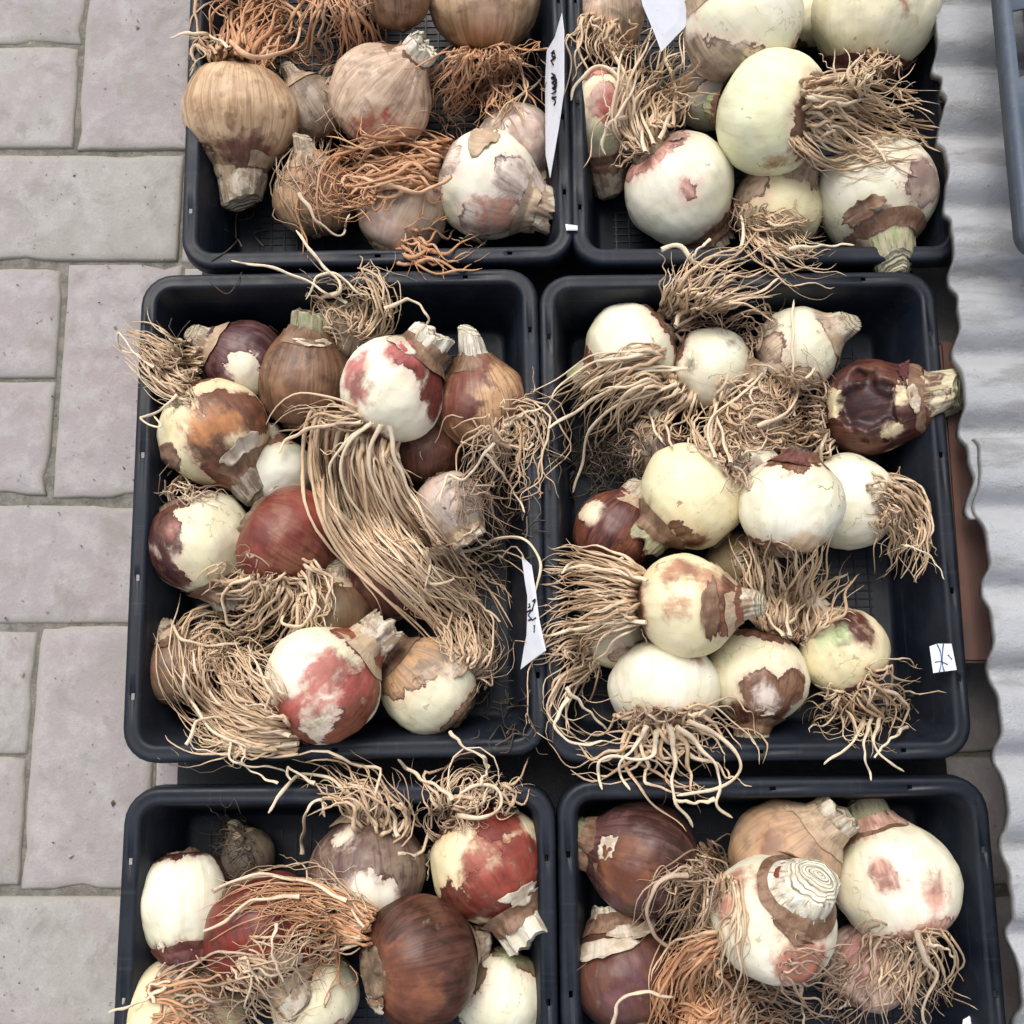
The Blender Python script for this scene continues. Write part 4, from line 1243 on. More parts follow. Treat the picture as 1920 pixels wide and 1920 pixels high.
bulb('ML', (735, 733), 98, 52, 4, inner=WH, ca=(RB, RD), A=[(.55, .62, .52), (.82, .10, .42), (.78, -.35, .22)], B=[(-.72, .35, .36), (-.6, 0, .25), (.3, .7, .35)], cb=(0.40, 0.11, 0.10), neck=(.40, .38, 'white', 'dry'), cracks=.3, label='white bulb with bright red cheek and the longest straw root bundle',
     flakes=[('maroon', .45, .12, .18, .34, .12), ('pale', .9, .2, .78, .95, .08)],
     roots=[('straw', 120, 4.4, 85, 60, 7, .030, [(672, 800), (660, 850), (690, 960), (780, 1060), (850, 1130), (900, 1200)], {'hook': .25, 'lmin': .55}), ('straw', 50, 4.2, 40, 40, 6, .026, [(700, 795), (690, 870), (740, 980), (800, 1060), (880, 1150)], {'lmin': .6}), ('straw', 26, 3.6, 20, 40, 10, .012, [(690, 795), (630, 790), (570, 800), (540, 830)]), ('straw', 50, 3.0, 40, 80, 16, .018, [(790, 1040), (840, 1100), (900, 1130), (930, 1160)], {'hook': .4})],
     singles=[('pale', 5.2, [(700, 790), (655, 830), (640, 900), (690, 980), (760, 1060)]), ('pale', 5.2, [(715, 795), (690, 860), (720, 940), (780, 1020), (830, 1090)]), ('pale', 5.0, [(690, 795), (630, 850), (620, 900), (640, 960), (690, 1020)]),
              ('pale', 5.0, [(730, 800), (745, 870), (790, 960), (830, 1030)]), ('straw', 4.8, [(680, 790), (600, 800), (545, 820), (520, 850)]), ('pale', 4.4, [(800, 1030), (870, 1035), (930, 1012), (985, 1012), (1012, 1050), (1005, 1110)]), ('straw', 4.0, [(850, 1090), (920, 1150), (940, 1165)])])
bulb('ML', (806, 1288), 92, 140, 0, inner=IV, ca=(GB2, TN), A=[(-.35, .62, .72), (-.75, .25, .5), (.15, .85, .5)], label='half brown half cream bulb at the front of the middle left tray', neck=(.4, .35, 'grey', 'dry'),
     flakes=[('tan', .0, .2, .35, .6, .05), ('pale', .1, .2, .15, .3, .10)],
     roots=[('straw', 70, 3.6, 30, 42, 10, .018, [(880, 1265), (890, 1230), (870, 1180), (830, 1100)], {'hook': .3}), ('brown', 40, 2.4, 35, 60, 14, .012, [(885, 1270), (910, 1230), (900, 1170)])],
     singles=[('straw', 3.6, [(845, 1372), (870, 1400), (905, 1420), (912, 1445)])])
bulb('ML', (603, 1287), 109, 44, 2, inner=WH, ca=(RD2, RB2), A=[(.72, -.20, .50), (.45, -.78, .42), (-.60, -.45, .30)], B=[(.15, .12, .50), (-.3, -.35, .35), (.5, .15, .4)], cb=(0.38, 0.095, 0.075), neck=(.36, .55, 'dry', 'dry'), label='large white bulb flushed pink and red at the front of the tray',
     flakes=[('maroon', .3, .15, .1, .22, .12)],
     roots=[('straw', 95, 4.0, 34, 48, 8, .024, [(560, 1380), (480, 1370), (400, 1330), (355, 1260), (350, 1190)], {'lmin': .5}), ('straw', 70, 3.6, 40, 70, 14, .022, [(540, 1370), (460, 1320), (400, 1240), (430, 1180)], {'hook': .4}), ('straw', 40, 3.2, 30, 40, 14, .010, [(520, 1385), (440, 1390), (380, 1390), (350, 1350)], {'hook': .5})],
     singles=[('pale', 4.8, [(560, 1395), (470, 1400), (400, 1370), (350, 1300), (345, 1250)]), ('straw', 4.6, [(545, 1380), (450, 1350), (380, 1280), (360, 1220)]), ('pale', 3.2, [(430, 1390), (440, 1430), (520, 1440), (540, 1450)]), ('pale', 4, [(350, 1395), (375, 1350), (420, 1350), (450, 1400), (460, 1420)])])

# --- middle right tray
bulb('MR', (1400, 800), 72, 90, 0, ca=(GB, PT), A='full', label='brown bulb buried under the tangled roots in the middle of the right tray',
     roots=[('straw', 46, 3.2, 60, 80, 20, .014, [(1400, 830), (1420, 780), (1460, 750), (1480, 700)], {'hook': .6}), ('brown', 70, 2.6, 80, 80, 18, .020, [(1360, 800), (1440, 800), (1530, 790)], {'hook': .4})])
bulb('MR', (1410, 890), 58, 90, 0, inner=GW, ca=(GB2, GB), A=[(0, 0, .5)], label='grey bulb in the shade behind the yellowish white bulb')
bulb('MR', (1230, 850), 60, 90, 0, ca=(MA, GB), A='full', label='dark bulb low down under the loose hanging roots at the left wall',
     roots=[('dark', 70, 2.4, 50, 90, 20, .012, [(1200, 790), (1140, 830), (1110, 900)], {'hook': .4}), ('brown', 30, 2.6, 50, 60, 16, .012, [(1200, 790), (1160, 820), (1140, 880)])])
bulb('MR', (1390, 1065), 66, 120, 0, ca=(GB, OL), A='full', label='dry brown bulb between the two straw root fans of the middle right tray',
     roots=[('brown', 40, 3.0, 40, 60, 14, .012, [(1360, 1060), (1420, 1060), (1440, 1120)])])
bulb('MR', (1290, 1180), 60, 0, 0, ca=(RB, BR), A='full', label='brown bulb mostly hidden under the spotted cream bulb')
bulb('MR', (1148, 1000), 76, 60, 0, inner=IV, ca=(MA, RB2), A=['full', (-.55, .55, .34, -1)], B=[(.2, .3, .3)], cb=PU, label='dark maroon bulb with a pale streak by the left wall of the right tray', flakes=[('maroon', .2, .15, .4, .7, .08)])
bulb('MR', (1150, 1190), 62, 10, 0, inner=IV, ca=(PP, PP), A=[(.2, -.6, .3)], label='small white bulb under the straight roots at the left wall',
     roots=[('straw', 50, 3.0, 30, 50, 12, .012, [(1110, 1200), (1070, 1220), (1045, 1270)], {'hook': .4}), ('straw', 24, 3.6, 20, 40, 10, .01, [(1120, 1230), (1060, 1290), (1050, 1350), (1090, 1385)], {'hook': .4})],
     singles=[('pale', 4, [(1060, 1290), (1100, 1330), (1140, 1370)]), ('pale', 4.2, [(1065, 1310), (1040, 1360), (1080, 1395), (1130, 1390)])])
bulb('MR', (1490, 660), 80, 30, 0, inner=WH, ca=(GB2, PT2), A=[(-.55, .1, .4), (.1, -.7, .4)], label='white bulb near the far rim with a straight root standing up before it',
     roots=[('straw', 34, 3.2, 45, 60, 20, .016, [(1450, 690), (1440, 740), (1480, 760), (1500, 800)], {'hook': .6}), ('brown', 50, 2.6, 50, 40, 12, .014, [(1430, 640), (1400, 620), (1370, 640)])],
     singles=[('pale', 3.8, [(1490, 780), (1486, 680), (1487, 562)]), ('straw', 4.4, [(1420, 800), (1480, 770), (1500, 720), (1530, 690)]), ('straw', 4.4, [(1330, 830), (1345, 760), (1400, 720), (1430, 680)])])
bulb('MR', (1185, 655), 86, 212, 6, inner=WH, neck=(.34, .45, 'green', 'dry'), scuff=.2, cracks=.1, label='plain white bulb in the far left corner with roots fanning over the rim',
     roots=[('straw', 62, 4.0, 30, 66, 8, .016, [(1258, 600), (1290, 570), (1360, 525), (1450, 505)], {'hook': .15, 'up': .02}), ('straw', 30, 3.8, 24, 40, 8, .014, [(1262, 600), (1290, 540), (1310, 490)], {'hook': .2, 'up': .02}), ('brown', 40, 2.8, 36, 30, 10, .012, [(1260, 600), (1320, 590), (1380, 590)])],
     singles=[('straw', 5, [(1265, 610), (1290, 560), (1295, 510)]), ('straw', 4.4, [(1300, 590), (1370, 560), (1430, 545), (1460, 520)])])
bulb('MR', (1632, 766), 88, 12, 6, k=1.1, inner=CR, ca=(MA, CH2), A=['full', (.42, -.42, .24, -1), (.62, .30, .28, -1), (-.8, .1, .35, -1), (.4, -.95, .3, -1)], B=[(-.10, .10, .48), (-.1, .1, .62)], cb=(0.035, 0.012, 0.014), neck=(.64, .66, 'mottled', 'cut'), dents=[(-.15, .12, .66, .30)], label='rotted bulb with a dark sunken maroon patch and thick mottled neck over the right rim', flakes=[('pale', .0, .16, .80, .95, .1), ('maroon', .85, .2, .75, .9, .08)],
     roots=[('brown', 70, 2.8, 45, 60, 12, .016, [(1555, 780), (1520, 780), (1470, 790)], {'hook': .4}), ('straw', 16, 3.4, 30, 30, 12, .012, [(1560, 800), (1500, 830), (1440, 830), (1420, 850)])])
bulb('MR', (1595, 942), 88, 175, 4, inner=WH, ca=(PT, PP), A=None, label='white bulb with a drooping bunch of roots at its right side', cracks=.7,
     roots=[('straw', 80, 3.4, 52, 34, 9, .020, [(1640, 930), (1690, 950), (1705, 1010), (1690, 1080)], {'hook': .2}), ('brown', 40, 2.8, 50, 40, 12, .012, [(1640, 930), (1680, 960), (1680, 1010)]), ('pale', 10, 3.6, 30, 20, 6, .02, [(1620, 910), (1660, 920), (1700, 970)])],
     singles=[('pale', 2.0, [(1690, 1020), (1740, 1040), (1772, 1085)])])
bulb('MR', (1482, 952), 97, 80, -5, inner=WH, ca=(RB, BR2), A=[(.10, .85, .26), (-.2, .9, .2)], B=[(.3, -.75, .4)], cb=(0.62, 0.46, 0.30), label='white bulb split by a crooked crack beside the yellowish white one', cracks=1.0, neck=(.3, .1, 'dark', 'dry'), dents=[(.55, .3, .25, .06)])
bulb('MR', (1585, 1224), 82, 120, 0, inner=CR, ca=(RB, MA), A=[(.15, .72, .42), (-.45, .72, .30), (.45, .45, .32), (-.10, .30, .16)], B=[(-.3, .35, .3)], cb=GN, label='cream bulb with red brown cap in the front right of the middle tray',
     roots=[('straw', 50, 3.4, 40, 60, 16, .016, [(1590, 1290), (1620, 1310), (1650, 1330), (1690, 1370)], {'hook': .6}), ('straw', 24, 3.4, 30, 50, 12, .01, [(1600, 1300), (1570, 1340), (1530, 1340), (1510, 1350)])],
     singles=[('pale', 4, [(1630, 1320), (1600, 1390), (1545, 1432)]), ('pale', 4, [(1640, 1330), (1620, 1400), (1635, 1465)]), ('pale', 4, [(1655, 1330), (1640, 1400), (1695, 1448)]), ('pale', 3.8, [(1700, 1362), (1660, 1395), (1640, 1420)]), ('straw', 4, [(1655, 1290), (1700, 1320), (1690, 1360), (1640, 1370)])])
bulb('MR', (1420, 1265), 93, -98, 2, inner=IV, ca=(RB, BR2), A=[(.10, -.35, .42), (.62, -.30, .42), (-.25, -.72, .30), (.3, -.75, .4)], B=[(.12, -.42, .22)], cb=PP2, neck=(.34, .38, 'green', 'dry'), label='white bulb with brown belly and green neck, straw roots fanning up from it',
     roots=[('straw', 70, 3.8, 42, 95, 7, .022, [(1475, 1195), (1480, 1140), (1490, 1070), (1500, 1010)], {'hook': .2, 'up': .015}), ('straw', 34, 3.6, 40, 50, 8, .02, [(1480, 1190), (1520, 1110), (1570, 1060)], {'up': .015}), ('straw', 34, 3.6, 40, 50, 8, .016, [(1470, 1190), (1440, 1100), (1400, 1070)]), ('brown', 30, 2.6, 50, 30, 8, .01, [(1470, 1195), (1475, 1180), (1480, 1150)])],
     singles=[('straw', 5.2, [(1480, 1195), (1470, 1110), (1455, 1050)]), ('straw', 5.2, [(1500, 1190), (1500, 1110), (1490, 1030)]), ('straw', 4.6, [(1470, 1195), (1420, 1130), (1405, 1075)]), ('straw', 4.6, [(1510, 1190), (1550, 1100), (1590, 1075)])])
bulb('MR', (1300, 930), 100, 222, 8, inner=CR, ca=(RB, BR2), A=[(-.25, -.60, .20), (.05, -.85, .20)], B=[(-.75, -.55, .35)], cb=GN, scuff=.9, neck=(.34, .30, 'green', 'dry'), label='yellowish white round bulb in the middle of the right tray, green at its neck',
     roots=[('straw', 30, 3.4, 36, 50, 18, .014, [(1345, 855), (1340, 820), (1370, 780), (1380, 720)], {'hook': .5}), ('brown', 40, 2.6, 40, 50, 14, .012, [(1350, 860), (1370, 850), (1400, 850)])],
     singles=[('straw', 4.6, [(1340, 860), (1330, 790), (1390, 740), (1440, 690)]), ('straw', 4.6, [(1370, 870), (1350, 800), (1340, 750), (1370, 700)])])
bulb('MR', (1330, 690), 78, -15, 0, inner=WH, B=[(-.7, .55, .12), (-.4, .1, .10), (.5, .55, .1)], cb=(0.06, 0.045, 0.03), neck=(.4, .3, 'dry', 'dry'), cracks=.8, label='white bulb with two dark specks and long roots spreading to the left',
     roots=[('straw', 75, 4.0, 34, 70, 10, .022, [(1275, 700), (1210, 705), (1140, 740), (1090, 810)], {'hook': .35, 'lmin': .5}), ('straw', 44, 4.0, 40, 60, 12, .020, [(1285, 710), (1240, 770), (1220, 810), (1230, 850)], {'hook': .4}), ('straw', 40, 3.6, 40, 60, 16, .018, [(1330, 760), (1390, 770), (1420, 790)], {'hook': .5})],
     singles=[('pale', 4.8, [(1285, 690), (1200, 700), (1130, 740), (1080, 770), (1028, 805)]), ('pale', 4.8, [(1270, 720), (1160, 760), (1110, 800), (1090, 870), (1075, 925)]), ('pale', 4.6, [(1275, 730), (1220, 770), (1240, 830)]), ('straw', 4.8, [(1290, 690), (1200, 690), (1130, 705), (1090, 730)]), ('straw', 4.6, [(1290, 740), (1250, 780), (1260, 840)])])
bulb('MR', (1245, 1292), 105, 92, -22, k=.90, inner=WH, B=[(.45, .72, .24)], cb=(0.25, 0.07, 0.05), cracks=.3, label='white bulb at the front rim whose roots sprawl over it onto the next tray', plate=.42,
     roots=[('straw', 26, 4.8, 50, 85, 14, .016, [(1240, 1345), (1250, 1390), (1290, 1430), (1340, 1450)], {'hook': .5}), ('straw', 18, 4.6, 45, 60, 12, .014, [(1230, 1345), (1180, 1380), (1110, 1390), (1050, 1380)], {'hook': .4}), ('straw', 18, 4.4, 40, 70, 16, .012, [(1260, 1345), (1320, 1370), (1370, 1400), (1390, 1440)], {'hook': .6}), ('brown', 50, 3.0, 70, 60, 10, .010, [(1240, 1325), (1240, 1345), (1240, 1370)])],
     singles=[('pale', 5.4, [(1255, 1360), (1265, 1420), (1262, 1490), (1300, 1550)]), ('pale', 5, [(1230, 1370), (1220, 1420), (1140, 1420), (1120, 1440), (1130, 1480)]), ('pale', 5, [(1270, 1360), (1330, 1420), (1350, 1460), (1345, 1510), (1372, 1532)]), ('straw', 4.6, [(1340, 1500), (1300, 1505), (1260, 1498)]), ('straw', 5, [(1290, 1350), (1360, 1390), (1390, 1440), (1340, 1480), (1270, 1490)]), ('pale', 4.6, [(1215, 1360), (1190, 1400), (1160, 1440), (1180, 1480)])])
bulb('MR', (1284, 1136), 97, 2, 6, inner=CR, ca=(BR, RB2), A=[(.85, .2, .40), (.78, -.3, .30)], B=[(-.12, .62, .30), (-.15, -.02, .22), (.4, .5, .3)], cb=(0.40, 0.19, 0.11), scuff=.9, label='cream bulb with two brown bruises and a brush of straight roots to the left',
     flakes=[('pale', .25, .2, .10, .28, .10), ('brown', .0, .3, .65, .85, .08), ('tan', .6, .2, .6, .85, .08)],
     roots=[('straw', 110, 3.8, 46, 66, 6, .026, [(1205, 1118), (1150, 1112), (1090, 1115), (1030, 1120)], {'hook': .15}), ('straw', 40, 3.4, 40, 50, 10, .016, [(1200, 1130), (1130, 1150), (1070, 1180), (1045, 1220)], {'hook': .3})],
     singles=[('straw', 5, [(1215, 1090), (1150, 1070), (1080, 1062), (1055, 1070)]), ('pale', 5, [(1210, 1165), (1140, 1168), (1080, 1180), (1035, 1190)]), ('pale', 4.4, [(1170, 1045), (1140, 1070), (1080, 1055), (1050, 1075)])])

# --- bottom left tray
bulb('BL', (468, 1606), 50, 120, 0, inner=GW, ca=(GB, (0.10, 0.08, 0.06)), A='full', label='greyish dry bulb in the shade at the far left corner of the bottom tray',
     roots=[('dark', 50, 2.0, 40, 60, 14, .010, [(470, 1570), (440, 1580), (400, 1590)])])
bulb('BL', (590, 1868), 84, 120, 0, inner=IV, ca=(GB2, PT2), A=[(-.5, .5, .4)], label='cream bulb low down left of the big chestnut bulb')
bulb('BL', (348, 1688), 90, -82, 6, k=1.1, inner=WH, ca=(MA, CH), A=[(.75, .72, .5), (.95, .2, .4), (.2, -.95, .4)], neck=(.5, .30, 'dark', 'dry'), cracks=.0, scuff=.2, label='clean white bulb with a dark shrivelled neck by the left tray wall')
bulb('BL', (690, 1635), 108, 95, 0, inner=WH, ca=(PU, GB), A=['full', (0, -.30, .34, -1), (.3, -.35, .26, -1), (-.45, .55, .25, -1)], label='brown flaky bulb with a white window, roots arching over the far rim', flakes=[('pale', .1, .2, .4, .7, .1), ('brown', .35, .2, .4, .7, .1), ('pale', .85, .2, .3, .6, .1)],
     roots=[('straw', 24, 4.4, 32, 44, 14, .014, [(690, 1570), (670, 1510), (620, 1465), (580, 1470)], {'hook': .3, 'up': .015}), ('straw', 20, 4.2, 40, 60, 12, .016, [(700, 1575), (730, 1540), (680, 1490), (620, 1470)], {'hook': .4}), ('brown', 34, 2.4, 40, 60, 16, .014, [(700, 1560), (720, 1500), (690, 1450)], {'hook': .5})],
     singles=[('pale', 5.4, [(680, 1520), (620, 1460), (560, 1455), (525, 1490), (503, 1525)]), ('straw', 5, [(745, 1570), (735, 1530), (690, 1480), (640, 1470)]), ('straw', 4.6, [(565, 1600), (575, 1520), (600, 1500), (610, 1530)]), ('pale', 4, [(590, 1470), (540, 1440), (545, 1465)]), ('pale', 3.0, [(520, 1470), (480, 1450), (455, 1430), (462, 1400)])])
bulb('BL', (940, 1862), 86, -100, 0, inner=WH, ca=(GB, OL), A=[(-.75, .3, .45), (.6, .6, .3)], B=[(.3, .8, .3)], cb=GN, label='white bulb between the big chestnut bulb and the right tray wall')
bulb('BL', (497, 1745), 110, -60, 0, ca=(RB, RD), A='full', B=[(.05, -.62, .5)], cb=(0.25, 0.06, 0.04), label='reddish brown bulb beneath the long frayed roots of the chestnut bulb', flakes=[('pale', .0, .2, .6, .9, .08), ('maroon', .3, .2, .6, .85, .08), ('tan', .7, .2, .5, .8, .06)],
     singles=[('straw', 4.2, [(400, 1670), (470, 1645), (560, 1650), (620, 1680)])])
bulb('BL', (914, 1618), 110, -58, 4, inner=CR, ca=(RD, RB), A=[(.15, .72, .40), (.62, .05, .42), (.1, -.55, .48), (-.5, -.7, .40), (.75, -.4, .3)], B=[(.3, .3, .5), (.0, -.15, .42), (.5, -.1, .45)], cb=(0.26, 0.05, 0.03), neck=(.42, .38, 'white', 'dry'), label='cream bulb mottled bright red under a curled nest of roots', flakes=[('pale', .95, .22, .74, .95, .06), ('brown', .2, .2, .06, .2, .1)],
     roots=[('straw', 32, 4.0, 34, 34, 16, .014, [(855, 1535), (860, 1490), (890, 1460), (930, 1490)], {'hook': .7}), ('brown', 40, 2.6, 45, 40, 14, .010, [(845, 1560), (830, 1540), (850, 1500)]), ('straw', 20, 3.4, 20, 30, 12, .012, [(920, 1490), (960, 1500), (990, 1505)])],
     singles=[('straw', 5.4, [(850, 1500), (830, 1480), (790, 1460), (745, 1425)]), ('straw', 5, [(860, 1530), (920, 1530), (940, 1490), (900, 1470), (860, 1490)]), ('straw', 4, [(900, 1470), (915, 1440), (905, 1415)])])
bulb('BL', (350, 1895), 108, -110, -35, inner=CR, ca=(GB2, PT2), A=[(.3, .6, .3), (-.3, .72, .25)], label='cream bulb with dark dried roots over it in the lower left corner',
     roots=[('brown', 70, 3.0, 60, 80, 16, .018, [(330, 1880), (360, 1860), (430, 1870), (500, 1890)], {'hook': .5, 'blend': .05}), ('orange', 50, 3.8, 60, 60, 10, .018, [(280, 1910), (340, 1905), (420, 1925)], {'blend': .05}), ('straw', 40, 2.8, 50, 90, 16, .014, [(440, 1800), (520, 1850), (600, 1870)], {'hook': .5, 'blend': .05})],
     singles=[('straw', 4.2, [(310, 1850), (260, 1880), (205, 1898)]), ('straw', 3.6, [(290, 1880), (280, 1850), (320, 1840)])])
bulb('BL', (782, 1800), 116, 14, -30, k=.95, ca=(CH, CH2), A='full', B=[(-.1, -.55, .5), (-.35, 0, .3)], cb=(0.20, 0.072, 0.034), label='big glossy chestnut brown bulb with a frayed bundle of roots to the left', scuff=.4, flakes=[('pale', .3, .22, .10, .26, .10), ('brown', .1, .25, .08, .2, .12)],
     roots=[('orange', 60, 3.2, 40, 30, 7, .018, [(690, 1735), (640, 1710), (560, 1690), (480, 1690), (400, 1730)], {'lmin': .45}), ('straw', 60, 2.6, 40, 90, 14, .016, [(680, 1740), (600, 1720), (520, 1730), (460, 1760)], {'hook': .4, 'lmin': .4}), ('orange', 30, 4.2, 30, 20, 4, .014, [(692, 1740), (660, 1740), (600, 1730)]), ('orange', 40, 2.2, 40, 90, 16, .014, [(620, 1730), (560, 1760), (540, 1810)], {'hook': .4})],
     singles=[('straw', 4.8, [(650, 1690), (580, 1655), (480, 1640), (410, 1665)]), ('straw', 4.8, [(560, 1680), (470, 1690), (420, 1730), (380, 1745)]), ('straw', 4.0, [(520, 1730), (510, 1780), (530, 1840)])])

# --- bottom right tray
bulb('BR', (1625, 1815), 78, 60, 0, inner=IV, ca=(PU, PP), A='full', B=[(0, .2, .5)], cb=(0.45, 0.20, 0.17), label='dull pink bulb sunk between the ringed cut bulb and the scarred white bulb',
     roots=[('brown', 50, 2.6, 50, 60, 14, .012, [(1600, 1860), (1560, 1860), (1520, 1880)])])
bulb('BR', (1360, 2010), 100, 90, 0, ca=(BR, BR2), A='full', label='brown bulb below the lower picture edge whose rusty roots fill the front',
     roots=[('orange', 80, 3.4, 70, 110, 16, .024, [(1360, 1930), (1300, 1890), (1220, 1880), (1150, 1900)], {'hook': .5}), ('orange', 90, 3.6, 80, 120, 12, .022, [(1340, 1980), (1350, 1920), (1400, 1880), (1480, 1860)], {'hook': .4}), ('brown', 60, 2.8, 80, 120, 18, .020, [(1400, 1960), (1440, 1910), (1520, 1880)], {'hook': .4})],
     singles=[('straw', 5, [(1150, 1925), (1160, 1880), (1200, 1860), (1260, 1870)])])
bulb('BR', (1172, 1830), 98, 100, 0, inner=WH, ca=(PU, CH2), A='full', B=[(-.1, -.35, .25), (.1, .1, .3)], cb=(0.15, 0.06, 0.065), neck=(.5, .20, 'white', 'dry'), label='dusky maroon bulb with torn white and green skin at its top, front left', flakes=[('pale', .95, .3, .62, .85, .10), ('pale', .1, .3, .7, .92, .14)])
bulb('BR', (1210, 1612), 104, 164, 3, ca=(CH, PU), A='full', B=[(-.35, -.15, .50)], cb=(0.20, 0.075, 0.032), neck=(.42, .42, 'green', 'dry'), label='dark brown bulb with orange cheek and dry green neck at the left wall', flakes=[('pale', .0, .12, .72, .92, .05), ('pale', .5, .12, .7, .9, .05)],
     roots=[('brown', 60, 2.8, 40, 70, 16, .016, [(1300, 1590), (1320, 1640), (1270, 1700), (1250, 1760)], {'hook': .5}), ('straw', 24, 3.2, 30, 50, 14, .012, [(1310, 1600), (1330, 1660), (1300, 1720)])],
     singles=[('brown', 6, [(1290, 1640), (1240, 1650), (1215, 1700), (1225, 1750), (1260, 1780)])])
bulb('BR', (1468, 1610), 103, 36, 12, ca=(PT, TN), A='full', B=[(-.2, .3, .3)], cb=(0.42, 0.26, 0.16), neck=(.40, .40, 'dry', 'dry'), label='smooth tan bulb with ragged grey neck at the far rim of the bottom right tray')
bulb('BR', (1682, 1663), 113, 106, -6, inner=WH, ca=((.50, .25, .19), (.60, .40, .31)), A=[(-.20, .28, .14), (-.12, .08, .14)], B=[(.6, -.05, .26)], cb=(0.58, 0.29, 0.21), neck=(.40, .42, 'green', 'cut'), label='white bulb with small pink scars and a green neck near the right tray wall', scuff=.6,
     roots=[('brown', 60, 3.2, 55, 60, 12, .018, [(1685, 1745), (1670, 1800), (1640, 1860), (1610, 1930)], {'hook': .3}), ('straw', 50, 3.2, 55, 60, 12, .016, [(1700, 1745), (1720, 1800), (1720, 1860), (1740, 1920)], {'hook': .3}), ('brown', 40, 2.4, 55, 60, 14, .014, [(1690, 1745), (1660, 1790), (1650, 1830)])],
     singles=[('straw', 5.6, [(1720, 1745), (1730, 1790), (1755, 1830), (1730, 1890), (1742, 1935)]), ('straw', 4, [(1740, 1770), (1775, 1780), (1790, 1800)])])
bulb('BR', (1450, 1722), 116, 40, 46, k=.92, inner=WH, ca=(RD2, RB2), A=[(.42, -.72, .34)], B=[(-.55, .62, .26), (-.75, .2, .22), (.35, -.65, .42)], cb=(0.50, 0.20, 0.14), neck=(.47, .30, 'white', 'cut'), cracks=.2, label='white bulb with wide ringed cut neck facing up in the bottom right tray', flakes=[('brown', .5, .3, .76, .92, .10), ('brown', .1, .2, .78, .92, .08)],
     roots=[('orange', 70, 4.2, 40, 55, 10, .018, [(1370, 1790), (1330, 1800), (1290, 1860), (1290, 1940)], {'hook': .2}), ('straw', 50, 3.6, 34, 60, 10, .014, [(1345, 1640), (1340, 1700), (1310, 1800), (1290, 1900)], {'hook': .2, 'blend': .05}), ('brown', 50, 2.8, 50, 90, 16, .016, [(1440, 1830), (1500, 1850), (1580, 1870)], {'hook': .4}), ('brown', 40, 2.4, 40, 60, 16, .014, [(1340, 1640), (1300, 1660), (1250, 1720)], {'hook': .4, 'blend': .05})],
     singles=[('orange', 7, [(1365, 1640), (1335, 1700), (1330, 1770), (1290, 1850), (1295, 1935)]), ('straw', 5, [(1500, 1845), (1505, 1890), (1510, 1940)])])

BULBS[:] = [b for b in BULBS if b['R'] > 5]
place_bulbs()
for i_, b_ in enumerate(BULBS):
    b_['i'] = i_
    build_bulb(i_, b_)
for i_, b_ in enumerate(BULBS):
    for j_, sp_ in enumerate(b_['roots']): make_roots(b_, sp_, 100 + i_ * 9 + j_)
    for sg_ in b_['singles']: single_root(b_, sg_[0], sg_[1], sg_[2], lift=0.012 if len(b_['roots']) else 0.004, rc=0.95)

# ------------------------------------------------------------------ labels and scraps
def paper(name, outline, zfun, label, cat, strokes=(), ink=None, sw=2.2, group=None):
    """a slip of paper: outline in photograph pixels, height given by zfun(px, py); ink strokes lie on it"""
    ctr = np.mean(np.array(outline, float), axis=0)
    o3 = np.array([at(x, y, zfun(x, y)) for x, y in outline])
    c3 = at(ctr[0], ctr[1], zfun(*ctr))
    origin = o3[np.argmin(o3[:, 2])]
    n = np.cross(o3[1] - o3[0], c3 - o3[0]); n /= np.linalg.norm(n)
    if n[2] < 0: n = -n
    bm = bmesh.new()
    N = len(outline)
    # inner ring gives a soft curl
    rings = []
    for f, lift in ((1.0, 0.0), (0.6, 0.0008), (0.25, 0.0006)):
        rings.append([at(ctr[0] + (x - ctr[0]) * f, ctr[1] + (y - ctr[1]) * f, zfun(ctr[0] + (x - ctr[0]) * f, ctr[1] + (y - ctr[1]) * f)) + n * lift - origin for x, y in outline])
    for side, off in ((0, 0.0), (1, -0.0005)):
        vs = [[bm.verts.new(p + n * off) for p in rg] for rg in rings]
        for a in range(2):
            for i in range(N):
                j = (i + 1) % N
                bm.faces.new((vs[a][i], vs[a][j], vs[a + 1][j], vs[a + 1][i]))
        bm.faces.new(vs[2])
        if side == 0: top = vs[0]
        else:
            for i in range(N):
                j = (i + 1) % N
                bm.faces.new((top[i], top[j], vs[0][j], vs[0][i]))
    root = empty(name, tuple(origin))
    tag(root, label, cat, group)
    bm_obj('paper', bm, M_PAPER, root, smooth=False)
    for st in strokes:
        P2 = catmull(st, max(8, len(st) * 5))
        W = np.array([at(x, y, zfun(x, y)) for x, y in P2]) + n * 0.0014 - origin
        V, Q = tube(W, np.full(len(W), sw * 0.0005), 4, 0.4)
        link('handwriting', mesh_np('handwriting', V, Q), ink, root)
    return root

